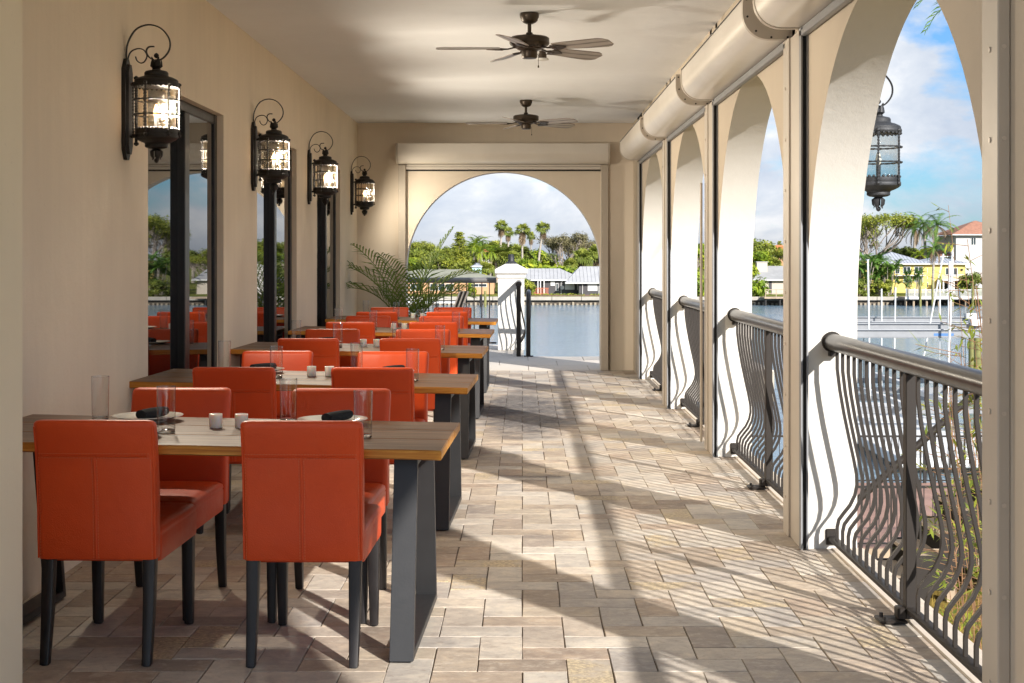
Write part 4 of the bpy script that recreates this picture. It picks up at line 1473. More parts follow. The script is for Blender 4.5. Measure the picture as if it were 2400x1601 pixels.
# ================================================================== POTTED PALM
def palm_frond(length, droop, nleaf, leaf_len, width, rr, spread=1.0):
    """frond growing from origin: +x outwards; returns MB with rachis + leaflets, tone list"""
    m = MB(); pts = []
    n = 14
    a = R(78)
    p = Vector((0, 0, 0))
    for i in range(n + 1):
        pts.append(p.copy())
        a -= R(droop) / n * (0.4 + 1.2 * i / n)
        p = p + Vector((math.cos(a), 0, math.sin(a))) * (length / n)
    m.tube(pts, [.010 * (1 - .85 * i / n) + .0012 for i in range(n + 1)], 5)
    tones = [rr.uniform(.25, .5)] * len(m.f)
    for k in range(nleaf):
        f = .16 + .83 * k / (nleaf - 1)
        i = f * n; i0 = min(int(i), n - 1); t = i - i0
        base = pts[i0].lerp(pts[i0 + 1], t)
        d = (pts[i0 + 1] - pts[i0]).normalized()
        upv = Vector((0, 1, 0)).cross(d) * -1
        ll = leaf_len * (math.sin(math.pi * (.18 + .78 * f)) ** .8) * rr.uniform(.88, 1.08)
        for s in (-1, 1):
            out = (d * (.62 + .3 * f) + Vector((0, s, 0)) * .85 * spread + upv * (.30 + rr.uniform(-.1, .1))).normalized()
            q1 = base + out * ll * .5
            out2 = (out + Vector((0, 0, -.55 + rr.uniform(-.15, .15)))).normalized()
            q2 = q1 + out2 * ll * .5
            wv = d.cross(out).cross(out).normalized() * width * .5
            fold = upv * width * .25
            o = len(m.v)
            m.add([base - wv * .3, base + wv * .3, q1 - wv, q1 + fold, q1 + wv, q2], [(0, 3, 2), (0, 1, 3), (1, 4, 3), (2, 3, 5), (3, 4, 5)])
            tn_ = min(1, max(0, rr.gauss(.42, .18)))
            tones += [tn_] * 5
    return m, tones


def set_tone(me_, tones):
    at_ = me_.attributes.new('tone', 'FLOAT', 'FACE')
    if len(tones) != len(me_.polygons):
        tones = (list(tones) * (len(me_.polygons) // max(1, len(tones)) + 1))[:len(me_.polygons)]
    at_.data.foreach_set('value', tones)


pp = empty('potted_palm', (at(938, 17.75), 17.75, 0), 0, 'tall potted palm with feathery fronds beside the end arch', 'potted plant')
m = MB(); m.lathe([(.15, 0), (.17, .02), (.215, .38), (.235, .40), (.235, .44), (.205, .44), (.195, .40)], n=28); m.build('pot', M['terracotta'], pp)
m = MB(); m.lathe([(.0, .395), (.197, .395)], n=24, cap=False); m.build('soil', M['soil'], pp)
prr = random.Random(4)
FR = [(172, 1.55, 88, 1.0), (152, 1.45, 50, .96), (10, 1.5, 24, 1.02), (345, 1.1, 88, .55), (60, 1.3, 45, .9), (125, 1.35, 55, .85), (186, 1.30, 112, .72), (20, 1.1, 105, .45), (355, 1.3, 80, .8)]
for ang, ln_, dr, z0 in FR:
    m, tones = palm_frond(ln_, dr, 25, .45, .022, prr)
    me_ = m.mesh('frond', M['leaf_pot'], 0); set_tone(me_, tones)
    part('frond', me_, pp, (prr.uniform(-.04, .04), prr.uniform(-.04, .04), .40), (0, 0, R(ang)))
m = MB()
for k in range(5):
    a = k * 1.25
    m.tube([(.05 * math.cos(a), .05 * math.sin(a), .39), (.02 * math.cos(a), .02 * math.sin(a), .72)], [.022, .012], 8)
m.build('stem', M['bark'], pp)

# ================================================================== VEGETATION PROTOTYPES
class Leaves:
    def __init__(self, rr):
        self.v, self.f, self.t = [], [], []
        self.r = rr

    def quad(self, c, n, s, asp, tone):
        n = n.normalized()
        a = n.cross(Vector((0, 0, 1)))
        a = a.normalized() if a.length > 1e-3 else Vector((1, 0, 0))
        b = n.cross(a)
        an = self.r.uniform(0, math.pi)
        u = (a * math.cos(an) + b * math.sin(an)) * s
        w = (b * math.cos(an) - a * math.sin(an)) * s * asp
        o = len(self.v)
        self.v += [c - u, c + w * .6 - u * .1, c + u, c - w * .6 + u * .1]
        self.f.append((o, o + 1, o + 2, o + 3)); self.t.append(min(1, max(0, tone)))

    def tri(self, a, b, c, tone):
        o = len(self.v); self.v += [a, b, c]; self.f.append((o, o + 1, o + 2)); self.t.append(min(1, max(0, tone)))

    def clump(self, c, rad, n, s, tone, sq=.8):
        r_ = self.r
        for _ in range(n):
            d = Vector((r_.gauss(0, 1), r_.gauss(0, 1), r_.gauss(0, 1))).normalized()
            k = r_.random() ** .45
            p = Vector(c) + Vector((d.x * rad * k, d.y * rad * k, d.z * rad * k * sq))
            nn = d + Vector((r_.uniform(-.8, .8), r_.uniform(-.8, .8), r_.uniform(-.2, 1.0)))
            self.quad(p, nn, s * r_.uniform(.6, 1.25), r_.uniform(.5, .9), tone + r_.gauss(0, .13))

    def mesh(self, name, mat):
        me = bpy.data.meshes.new(name)
        me.from_pydata([tuple(p) for p in self.v], [], self.f)
        me.materials.append(mat)
        a = me.attributes.new('tone', 'FLOAT', 'FACE'); a.data.foreach_set('value', self.t)
        me.update()
        return me


def branch(mb, p, d, ln, r_, depth, rr, tips, spread=.7, up=.25, taper=.62):
    pts = [p.copy()]; q = p.copy(); dd = d.copy()
    for _ in range(4):
        dd = (dd + Vector((rr.uniform(-.22, .22), rr.uniform(-.22, .22), rr.uniform(-.05, .16) + up * .15))).normalized()
        q = q + dd * ln / 4; pts.append(q.copy())
    mb.tube(pts, [r_ * (1 - (1 - taper) * i / 4) for i in range(5)], 5 if depth < 2 else 4)
    if depth <= 0:
        tips.append(q); tips.append(pts[3]); return
    for k in range(3 if depth > 1 else rr.choice((2, 3))):
        nd = (dd + Vector((rr.uniform(-1, 1), rr.uniform(-1, 1), rr.uniform(-.25, .7))) * spread).normalized()
        branch(mb, q, nd, ln * rr.uniform(.62, .85), r_ * taper, depth - 1, rr, tips, spread, up, taper)


def broad_tree(seed, mat, leaf=.26, n=26, per=95, sparse=False, name='broadleaf_tree'):
    """about 8 m tall"""
    rr = random.Random(seed)
    root = empty(name)
    mb = MB(); tips = []
    mb.tube([(0, 0, -.6), (.03, 0, .8), (.0, .04, 2.0)], [.24, .19, .16], 8)
    for k in range(7 if sparse else 5):
        a = 2 * math.pi * k / (7 if sparse else 5) + rr.uniform(-.4, .4)
        branch(mb, Vector((0, .03, 1.7 + .12 * k)), Vector((math.cos(a), math.sin(a), 1.0 if not sparse else 1.15)).normalized(), 1.75 if not sparse else 2.0, .12, 3 if sparse else 2, rr, tips, .62)
    mb.build('trunk', M['twig'] if sparse else M['bark'], root)
    L = Leaves(rr)
    if sparse:
        for t in tips:
            if rr.random() < .92:
                L.clump(t, rr.uniform(.45, .85), 24, .13, rr.uniform(.2, .8))
    else:
        rr.shuffle(tips)
        for t in tips[:n]:
            L.clump(t, rr.uniform(.7, 1.15), per, leaf, rr.uniform(.2, .75))
        for _ in range(12):
            a = rr.uniform(0, 6.28); L.clump((1.9 * math.cos(a) * rr.random(), 1.9 * math.sin(a) * rr.random(), rr.uniform(2.6, 5.2)), rr.uniform(.7, 1.1), per, leaf, rr.uniform(.2, .7))
    part('crown', L.mesh('crown', mat), root)
    zs = max(p.z for p in L.v)
    return root, zs


def bush(seed, mat, leaf=.16, name='bush'):
    rr = random.Random(seed); root = empty(name); L = Leaves(rr)
    for k in range(16):
        a = rr.uniform(0, 6.28); d = rr.random() ** .6
        L.clump((1.0 * d * math.cos(a), 1.0 * d * math.sin(a), rr.uniform(.3, 1.75) * (1.15 - .5 * d)), rr.uniform(.38, .6), 85, leaf, rr.uniform(.2, .8))
    part('crown', L.mesh('crown', mat), root)
    mb = MB()
    for k in range(6):
        a = k; mb.tube([(0, 0, -.4), (.3 * math.cos(a), .3 * math.sin(a), .7), (.7 * math.cos(a), .7 * math.sin(a), 1.3)], [.05, .035, .015], 5)
    mb.build('stem', M['bark'], root)
    return root, max(p.z for p in L.v)


def fan_leaf(L, base, d, rad, rr, tone, droop=.35):
    d = d.normalized()
    side = d.cross(Vector((0, 0, 1)))
    side = side.normalized() if side.length > 1e-3 else Vector((1, 0, 0))
    nrm = side.cross(d)
    tilt = rr.uniform(-.6, .6)
    side = (side * math.cos(tilt) + nrm * math.sin(tilt)).normalized()
    for k in range(11):
        a = R(-105 + 210 * k / 10)
        e = (d * math.cos(a) + side * math.sin(a))
        tip = base + e * rad * rr.uniform(.8, 1.12) * (1 - .22 * abs(a) / 1.83) + Vector((0, 0, -droop * rad * rr.uniform(.4, 1.1)))
        w = (side * math.cos(a) - d * math.sin(a)) * rad * .085
        mid = base + e * rad * .55
        L.tri(base, mid + w, mid - w, tone + rr.gauss(0, .08)); L.tri(mid + w, tip, mid - w, tone + rr.gauss(0, .1))


def fan_palm(seed, height, crown_r, nfan, skirt, lean=0.0, name='fan_palm'):
    rr = random.Random(seed); root = empty(name)
    mb = MB()
    top = Vector((lean * height, 0, height))
    mb.tube([(0, 0, -.6), (lean * height * .25, 0, height * .35), (lean * height * .62, 0, height * .7), top], [.26, .19, .16, .14], 8)
    mb.build('trunk', M['palmbark'], root)
    L = Leaves(rr)
    for k in range(nfan):
        a = rr.uniform(0, 6.28); e = math.asin(rr.uniform(-.45, .98))
        d = Vector((math.cos(a) * math.cos(e), math.sin(a) * math.cos(e), math.sin(e)))
        b = top + d * crown_r * .45
        fan_leaf(L, b, d, crown_r * .62, rr, .2 + .45 * (math.sin(e) + .5) / 1.5 + rr.gauss(0, .1), .25 if e > .3 else .5)
        L.tri(top, b + Vector((.02, 0, .02)), b - Vector((.02, 0, .02)), .6)
    part('crown', L.mesh('crown', M['leaf_fan']), root)
    if skirt:
        S = Leaves(rr)
        for k in range(int(26 * skirt) + 6):
            a = rr.uniform(0, 6.28); d = Vector((math.cos(a) * .5, math.sin(a) * .5, -1))
            fan_leaf(S, top + Vector((math.cos(a) * .15, math.sin(a) * .15, -.2 - rr.random() * skirt * 1.6)), d, crown_r * .5, rr, rr.random(), .6)
        part('dead_fronds', S.mesh('dead_fronds', M['thatch']), root)
    return root, height + crown_r * .95


def feather_crown(L, top, n, ln_, rr, tone0, droop=(55, 130), leafw=.05, leafl=.55, elev=(-.1, 1.35)):
    for k in range(n):
        a = 2 * math.pi * k / n + rr.uniform(-.25, .25)
        e = rr.uniform(*elev)
        dr = rr.uniform(*droop)
        p = Vector(top); pts = [p.copy()]; N = 8
        for i in range(N):
            e -= R(dr) / N * (.5 + i / N)
            p = p + Vector((math.cos(a) * math.cos(e), math.sin(a) * math.cos(e), math.sin(e))) * ln_ / N
            pts.append(p.copy())
        side = Vector((-math.sin(a), math.cos(a), 0))
        tone = tone0 + rr.gauss(0, .14)
        for i in range(N):
            p0, p1 = pts[i], pts[i + 1]; d = (p1 - p0).normalized(); upv = side.cross(d) * -1
            L.tri(p0 - side * .025, p1, p0 + side * .025, .8)
            for j in range(3):
                b = p0.lerp(p1, (j + .5) / 3)
                f = (i + (j + .5) / 3) / N
                ll = leafl * math.sin(math.pi * (.12 + .82 * f)) * rr.uniform(.8, 1.1)
                for s in (-1, 1):
                    o = (d * .6 + side * s * .75 + upv * .15 + Vector((0, 0, -.35 + rr.uniform(-.2, .1)))).normalized()
                    L.tri(b - d * leafw, b + d * leafw, b + o * ll, tone + rr.gauss(0, .1))


def feather_palm(seed, height, n, ln_, mat, lean=0., name='feather_palm', dead=0):
    rr = random.Random(seed); root = empty(name); mb = MB()
    top = Vector((lean * height, 0, height))
    mb.tube([(0, 0, -.6), (lean * height * .2, 0, height * .4), (lean * height * .6, 0, height * .75), top], [.24, .17, .15, .13], 8)
    mb.build('trunk', M['palmbark'], root)
    L = Leaves(rr); feather_crown(L, top, n, ln_, rr, .42)
    part('crown', L.mesh('crown', mat), root)
    if dead:
        S = Leaves(rr); feather_crown(S, top - Vector((0, 0, .1)), dead, ln_ * .85, rr, .5, (60, 90), elev=(-.9, -.2))
        part('dead_fronds', S.mesh('dead_fronds', M['thatch']), root)
    return root, height + ln_ * .6


def areca(seed, name='areca_palm_clump'):
    rr = random.Random(seed); root = empty(name); mb = MB(); L = Leaves(rr)
    for k in range(15):
        a = rr.uniform(0, 6.28); d = rr.random() * .9
        h = rr.uniform(1.4, 4.2)
        b = Vector((d * math.cos(a), d * math.sin(a), -.4)); t = Vector((b.x * 1.9, b.y * 1.9, h))
        mb.tube([b, b.lerp(t, .5) + Vector((0, 0, .1)), t], [.06, .05, .04], 5)
        feather_crown(L, t, 7, 1.7, rr, .45, (50, 110), .045, .42, (.3, 1.4))
    mb.build('stem', M['palmbark'], root)
    part('crown', L.mesh('crown', M['leaf_palm']), root)
    return root, 5.4


def conifer(seed, name='conifer'):
    rr = random.Random(seed); root = empty(name); mb = MB(); L = Leaves(rr)
    H = 8.0
    mb.tube([(0, 0, -.5), (.05, 0, 4), (0, .05, H)], [.18, .11, .02], 7); mb.build('trunk', M['bark'], root)
    z = .6
    while z < H:
        rad = 1.35 * (1 - z / H) ** .6 + .15
        for k in range(9):
            a = rr.uniform(0, 6.28); e = .45
            for j in range(6):
                f = (j + 1) / 6
                L.clump((rad * f * math.cos(a), rad * f * math.sin(a), z + rad * f * e), .16, 4, .13, rr.uniform(.2, .7), .7)
        z += .28
    part('crown', L.mesh('crown', M['leaf_mid']), root)
    return root, H + .2


PR = {
    'fanA': fan_palm(1, 9.6, 1.55, 34, 1.0, .0), 'fanB': fan_palm(2, 9.2, 1.3, 30, .55, .03), 'fanC': fan_palm(3, 9.6, 1.45, 32, .7, .115),
    'sabalA': fan_palm(4, 4.2, 1.7, 62, .35, .02, 'sabal_palm'), 'sabalB': fan_palm(5, 3.4, 1.5, 58, .2, -.03, 'sabal_palm'),
    'queen': feather_palm(6, 5.6, 20, 2.6, M['leaf_yellow'], .03, 'queen_palm', 4), 'coco': feather_palm(7, 7.0, 20, 2.9, M['leaf_palm'], .05, 'coconut_palm', 4), 'coco2': feather_palm(8, 6.4, 18, 2.6, M['leaf_palm'], -.04, 'coconut_palm', 6),
    'areca': areca(9), 'arecaB': areca(10),
    'oakA': broad_tree(11, M['leaf_mid']), 'oakB': broad_tree(12, M['leaf_dark']), 'oakC': broad_tree(13, M['leaf_yellow'], .24),
    'greyA': broad_tree(14, M['leaf_grey'], sparse=True, name='sparse_tree'), 'greyB': broad_tree(15, M['leaf_mid'], sparse=True, name='sparse_tree'),
    'con': conifer(16), 'bushA': bush(17, M['leaf_mid']), 'bushB': bush(18, M['leaf_yellow']), 'bushC': bush(19, M['leaf_dark']),
}
used = set()


def gz(Y):
    if Y < 226: return -4.36 + .26 * max(0, Y - 211.2) / 14.8
    if Y < 270: return -4.1 + .4 * (Y - 226) / 44
    return -3.7 + 1.7 * (Y - 270) / 630


KINDCAT = {'fan': 'palm tree', 'sab': 'palm tree', 'que': 'palm tree', 'coc': 'palm tree', 'are': 'palm', 'oak': 'tree', 'gre': 'tree', 'con': 'tree', 'bus': 'bush'}


def plant(kind, u, vtop, Y, label, wide=1.0, rot=None, base=None, group='trees on the far shore'):
    root, h = PR[kind]
    b = gz(Y) if base is None else base
    s = (hz(vtop, Y) - b) / h
    a = rnd.uniform(0, 6.28) if rot is None else rot
    if kind not in used:
        used.add(kind); o = root; o.location = (at(u, Y), Y, b); o.rotation_euler = (0, 0, a); o.scale = (s * wide, s * wide, s)
    else:
        o = dup(root, (at(u, Y), Y, b), a, None, (s * wide, s * wide, s))
    return tag(o, label, KINDCAT[kind[:3]], group)


# ---- seen through the end arch
TR = [
    ('fanB', 1147, 502, 262, 'tallest thin fan palm left of the other tall palms in the end arch view', 1, 0),
    ('fanB', 1168, 518, 268, 'second tall fan palm from the left above the white pedestal', 1, 2),
    ('fanA', 1199, 509, 252, 'shaggy tall fan palm with a brown skirt straight above the pedestal lamp', 1.05, 1),
    ('fanB', 1218, 529, 275, 'small high fan palm just right of the shaggy skirted palm', .8, 1),
    ('fanC', 1231, 504, 250, 'pale trunked fan palm leaning to the right beside the big bare tree', 1, 0),
    ('greyA', 1292, 528, 256, 'big sparse grey tree above the pale metal bungalow roof', 1.25, None),
    ('greyA', 1372, 545, 270, 'grey sparse tree against the right edge of the end arch', 1.0, None),
    ('sabalA', 1337, 566, 243, 'round yellow green sabal palm right of the big grey tree', 1.0, None),
    ('sabalA', 1371, 556, 247, 'dark sabal palm touching the right side of the end arch', .95, None),
    ('con', 1055, 530, 240, 'tall pointed conifer left of the queen palms', 1.35, None),
    ('con', 1026, 570, 236, 'short feathery conifer left of the tallest conifer', 1.3, None),
    ('queen', 1086, 536, 246, 'yellow green queen palm right of the tallest conifer', 1.0, None),
    ('coco', 1108, 534, 266, 'arching palm behind the yellow queen palm', 1.0, None),
    ('queen', 1125, 556, 255, 'drooping queen palm beneath the leftmost tall fan palm', 1.0, None),
    ('sabalB', 1168, 570, 246, 'bushy sabal palm behind the white pedestal', 1.15, None),
    ('sabalA', 1140, 548, 285, 'dark sabal palm deep behind the queen palms', 1.1, None),
    ('sabalB', 1116, 598, 236, 'low grey green sabal left of the white pedestal', 1.2, None),
    ('sabalA', 990, 556, 262, 'sabal palm second from the left edge of the end arch', 1.1, None),
    ('sabalB', 1008, 566, 250, 'yellowish sabal palm right of the leftmost trees in the end arch', 1.2, None),
    ('greyB', 957, 549, 270, 'sparse tree at the left edge of the end arch view', 1.0, None),
    ('oakA', 950, 566, 255, 'green broadleaf tree low at the left edge of the end arch', 1.0, None),
    ('oakC', 968, 585, 238, 'yellow green broadleaf tree over the peach bungalow roof at left', 1.1, None),
    ('oakA', 1000, 580, 236, 'mid green broadleaf tree over the peach bungalow roof', 1.1, None),
    ('oakB', 1036, 562, 262, 'dark broadleaf tree behind the pointed conifers', 1.3, None),
    ('oakA', 1070, 585, 240, 'leafy tree at the foot of the tallest conifer', 1.1, None),
    ('oakB', 1190, 572, 284, 'dark tree behind the skirted fan palm', 1.3, None),
    ('oakC', 1212, 590, 240, 'yellow leaved tree right of the pedestal lamp', 1.0, None),
    ('oakB', 1250, 578, 290, 'dark tree low behind the leaning fan palm', 1.4, None),
    ('bushB', 1232, 600, 233, 'bright yellow hedge shrub left of three behind the grey bungalow', 1.7, None),
    ('bushB', 1262, 602, 234, 'bright yellow hedge shrub in the middle behind the grey bungalow', 1.7, None),
    ('bushB', 1293, 604, 235, 'bright yellow hedge shrub right of three behind the grey bungalow', 1.5, None),
    ('bushA', 1211, 636, 214, 'green shrub between the pedestal and the grey bungalow porch', .9, None),
    ('bushB', 1083, 640, 216, 'yellow shrub against the peach bungalow wall', .55, None),
    ('bushA', 1084, 610, 226, 'green shrub in front of the small pale blue shed', 1.0, None),
    ('oakA', 1082, 556, 274, 'leafy tree behind the yellow queen palm', 1.3, None),
    ('oakB', 1128, 552, 290, 'dark leafy tree behind the leftmost tall fan palm', 1.4, None),
    ('sabalA', 1190, 556, 262, 'big sabal palm behind the skirted tall fan palm', 1.3, None),
    ('oakC', 1222, 568, 268, 'yellowish tree between the skirted palm and the leaning palm', 1.2, None),
    ('sabalA', 1150, 562, 258, 'sabal palm under the leftmost tall fan palm', 1.3, None),
    ('queen', 1098, 556, 240, 'front queen palm with yellow fronds beside the shed', 1.1, None),
    ('sabalB', 1066, 596, 232, 'low sabal palm behind the peach roof ridge', 1.3, None),
    ('greyA', 1318, 548, 275, 'grey tree behind the big sparse tree', 1.3, None),
    ('sabalA', 1310, 588, 240, 'sabal palm low in front of the big sparse tree', .9, None),
    ('oakA', 978, 562, 270, 'tall green tree behind the second sabal from the left', 1.3, None),
    ('oakA', 1395, 560, 262, 'green tree hidden mostly behind the right side of the end arch', 1.2, None),
    # ---- fourth, third and second arches
    ('oakC', 1590, 562, 236, 'sunlit yellow green tree in the third arch opening', 1.0, None),
    ('bushB', 1578, 612, 214, 'rounded yellow shrub at the waterline in the third arch', 1.3, None),
    ('oakB', 1575, 556, 262, 'dark tree at the left edge of the third arch opening', 1.0, None),
    ('oakA', 1738, 545, 246, 'tall green tree in the second arch above the cream bungalow', 1.0, None),
    ('oakC', 1722, 570, 236, 'yellow green tree left of the cream bungalow chimney', 1.1, None),
    ('bushB', 1725, 612, 213, 'big leafy waterside shrub left of the cream bungalow', 1.05, None),
    ('sabalB', 1772, 588, 240, 'fan palm crown below the orange roofed house', 1.2, None),
    ('con', 1790, 552, 280, 'small dark conifer top beside the orange roof chimney', 1.0, None),
    ('oakB', 1755, 572, 262, 'dark tree behind the cream bungalow roof', 1.2, None),
    # ---- nearest arch
    ('greyB', 2012, 482, 262, 'large sparse yellow green tree behind the yellow house', 1.12, None),
    ('greyB', 1972, 515, 275, 'smaller sparse tree at the left side of the nearest arch', 1.0, None),
    ('coco2', 2097, 490, 268, 'coconut palm standing left of the two close palms', 1.0, 2.4),
    ('coco', 2126, 478, 258, 'left of two tall close coconut palms behind the yellow house', 1.0, 2.0),
    ('coco', 2146, 480, 250, 'right of two tall close coconut palms with drooping brown fronds', 1.1, .4),
    ('coco2', 2141, 545, 214, 'coconut palm in front of the yellow house with thick grey trunk', 1.05, 3.2),
    ('queen', 2112, 565, 250, 'low queen palm behind the metal roof of the yellow house', 1.0, None),
    ('oakB', 2070, 562, 266, 'dark tree belt mass left of the coconut palms', 1.5, None),
    ('oakB', 2110, 566, 280, 'dark tree mass behind the coconut palms', 1.6, None),
    ('oakA', 2165, 560, 275, 'green tree between the palms and the tall white house', 1.2, None),
    ('areca', 1975, 568, 217, 'leftmost tall areca palm clump beside the yellow house', 1.15, None),
    ('arecaB', 2008, 572, 219, 'middle areca palm clump beside the yellow house', 1.15, None),
    ('areca', 2036, 580, 218, 'rightmost areca palm clump touching the yellow house', 1.0, None),
    ('arecaB', 2082, 612, 217, 'small areca palm in front of the yellow house windows', .55, None),
    ('areca', 2108, 602, 217.5, 'thin areca palm between the yellow house windows and trunk', .45, None),
    ('bushC', 1970, 636, 213.5, 'dark hedge shrub left of the white dock', 1.3, None),
    ('bushA', 2022, 640, 213.5, 'leafy shrub at the start of the white dock rail', 1.1, None),
    ('sabalB', 2040, 640, 214, 'little fan palm by the white dock gate', .95, None),
    ('bushC', 2236, 622, 216, 'dark shrub right of the yellow house balcony', 1.0, None),
]
for t in TR:
    plant(t[0], t[1], t[2], t[3], t[4], t[5], t[6])
# trees beyond what the openings show directly, but mirrored in the windows or seen from a step aside
k_ = 0
fr = random.Random(77)
for u in list(range(1430, 1560, 26)) + list(range(1620, 1705, 22)) + list(range(1815, 1960, 22)) + list(range(2200, 2620, 40)) + list(range(500, 925, 40)):
    plant(fr.choice(['oakA', 'oakB', 'oakC', 'sabalA', 'greyB', 'queen']), u, fr.uniform(545, 585), fr.uniform(238, 285), 'green tree of the far shore belt beyond the arches', fr.uniform(1.0, 1.3))

# ================================================================== FAR SHORE BUILDINGS
def wbox(root, name, mat, a, b, smooth=0):
    m = MB(); m.box(a, b); return m.build(name, mat, root, smooth)


def win(root, x0, x1, z0, z1, y, mull=1, trim=None, pane=None):
    """window on a wall whose face is at y, seen from -y; frame child of root, pane child of frame"""
    m = MB(); t = .07
    m.box((x0, y - .05, z0), (x1, y - .002, z0 + t)); m.box((x0, y - .05, z1 - t), (x1, y - .002, z1))
    m.box((x0, y - .05, z0 + t), (x0 + t, y - .002, z1 - t)); m.box((x1 - t, y - .05, z0 + t), (x1, y - .002, z1 - t))
    for k in range(mull - 1):
        xm = x0 + (x1 - x0) * (k + 1) / mull
        m.box((xm - t / 2, y - .048, z0 + t), (xm + t / 2, y - .002, z1 - t))
    f = m.build('window', trim or M['whitepaint'], root, 0)
    p = MB(); p.box((x0 + t, y - .022, z0 + t), (x1 - t, y - .004, z1 - t)); p.build('pane', pane or M['pane'], f, 0)
    return f


def hip_roof(root, mat, x0, x1, y0, y1, ze, zr, ov=.5, inset=None, seams=0, fascia=None):
    x0 -= ov; x1 += ov; y0 -= ov; y1 += ov
    ym = (y0 + y1) / 2; ins = (y1 - y0) / 2 if inset is None else inset
    m = MB()
    a = [(x0, y0, ze), (x1, y0, ze), (x1, y1, ze), (x0, y1, ze)]
    rr_ = [(x0 + ins, ym, zr), (x1 - ins, ym, zr)]
    m.add(a + rr_, [(0, 1, 5, 4), (1, 2, 5), (2, 3, 4, 5), (3, 0, 4), (3, 2, 1, 0)])
    o = m.build('roof', mat, root, 0)
    if seams:
        m = MB(); n = int((x1 - x0) / seams)
        for k in range(1, n):
            x = x0 + (x1 - x0) * k / n
            f = min(1, min(x - x0, x1 - x) / max(ins, .01))
            m.tube([(x, y0 + .02, ze + .03), (x, y0 + (ym - y0) * f, ze + (zr - ze) * f + .03)], .035, 4)
        m.build('roof_seam', mat, o, 0)
    m = MB(); m.box((x0 - .02, y0 - .04, ze - .16), (x1 + .02, y0 - .001, ze + .01)); m.build('fascia', fascia or M['whitepaint'], root, 0)
    return o


Yh = 220.0
# peach bungalow, left in the end arch
h = empty('bungalow', (at(1020, Yh), Yh, gz(Yh)), 0, 'low peach bungalow with grey green roof left of the white pedestal', 'house')
g0 = h.location.copy()
lx = lambda u, Y=Yh: at(u, Y) - g0.x
lz = lambda v, Y=Yh: hz(v, Y) - g0.z
wbox(h, 'wall', M['peach'], (lx(880), 0, -.3), (lx(1134), 9, lz(640)))
hip_roof(h, M['greenroof'], lx(880), lx(1134), 0, 9, lz(639), lz(619), .5, 5.5, 0, M['peach'])
for a, b, m_ in ((987, 1004, 1), (1006, 1022, 1), (1024, 1042, 1)):
    win(h, lx(a), lx(b), lz(667), lz(651), 0, m_)
win(h, lx(1080), lx(1118), lz(659), lz(651), 0, 2)
win(h, lx(942), lx(968), lz(667), lz(651), 0, 2)

# charcoal bungalow, right in the end arch
h = empty('bungalow', (at(1300, Yh), Yh, gz(Yh)), 0, 'charcoal bungalow with pale metal roof right of the white pedestal', 'house')
g0 = h.location.copy()
wbox(h, 'wall', M['greyhouse'], (lx(1196), 0, -.3), (lx(1330), 9, lz(643)))
wbox(h, 'wing', M['greyhouse'], (lx(1328), -2.0, -.3), (lx(1425), 8.5, lz(650)))
hip_roof(h, M['greymetal'], lx(1165), lx(1335), 0, 9, lz(642), lz(617), .5, 3.6, .55)
hip_roof(h, M['greymetal'], lx(1306), lx(1470), -2, 8.5, lz(648), lz(612), .6, 2.4, .55)
wbox(h, 'porch_opening', M['slot'], (lx(1232), -.03, 0), (lx(1249), -.004, lz(645)))
for u in (1234, 1240, 1248):
    m = MB(); m.box((lx(u), -.6, 0), (lx(u) + .13, -.47, lz(643))); m.build('porch_post', M['whitepaint'], h, 0)
for a, b, v0, v1, y in ((1264, 1274, 656, 644, 0), (1297, 1319, 665, 643, 0), (1325, 1327.6, 666, 646, 0), (1348, 1370, 667, 648, -2)):
    m = MB(); m.box((lx(a), y - .06, lz(v0)), (lx(b), y - .003, lz(v1))); m.build('white_shutter', M['whitepaint'], h, 0)
f = win(h, lx(1373), lx(1388), lz(677), lz(647), -2, 1)
win(h, lx(1276), lx(1282), lz(668), lz(650), 0, 1)
for u, y in ((1288, 0), (1336, -2)):
    m = MB(); m.tube([(lx(u) + .35, y - .5, lz(644)), (lx(u), y - .08, lz(649)), (lx(u), y - .08, 0)], .05, 6); m.build('downspout', M['whitepaint'], h)
m = MB(); m.tube([(lx(1291), -.06, lz(660)), (lx(1291), -.003, lz(660))], .3, 14); m.build('hose_reel', M['whitepaint'], h)
m = MB(); m.box((lx(1352), 3.0, lz(622)), (lx(1352) + .25, 3.3, lz(617))); m.build('roof_vent', M['whitepaint'], h, 0)
rf = empty('garden_fence', (at(1238, 217.5), 217.5, gz(217.5)), 0, 'short red stained lattice fence by the charcoal bungalow porch', 'fence')
m = MB()
for k in range(12):
    m.box((-1.2 + k * .22, 0, 0), (-1.11 + k * .22, .04, 1.0))
m.box((-1.25, -.02, .95), (1.4, .06, 1.03)); m.box((-1.25, -.02, .15), (1.4, .06, .22)); m.build('lattice', M['redwood'], rf, 0)
m = MB(); m.loft([[(at(1205, 216), 213.6, -4.5), (at(1205, 216), 213.6, -4.27), (at(1205, 216), 217, -4.2), (at(1205, 216), 217, -4.5)], [(at(1380, 216), 213.6, -4.5), (at(1380, 216), 213.6, -4.27), (at(1380, 216), 217, -4.2), (at(1380, 216), 217, -4.5)]])
o = m.build('flower_bed', M['mulch'], smooth=0); tag(o, kind='structure')
fb = Leaves(random.Random(8))
for k in range(70):
    x = at(fb.r.uniform(1214, 1376), 215.5); fb.clump((x, fb.r.uniform(214, 217), -4.15), fb.r.uniform(.15, .32), 10, .12, fb.r.uniform(.2, .9))
o = bpy.data.objects.new('bedding_plants', fb.mesh('bedding_plants', M['leaf_mid'])); col.objects.link(o); tag(o, 'low green bedding plants in the mulch before the charcoal bungalow', 'plants', kind='stuff')

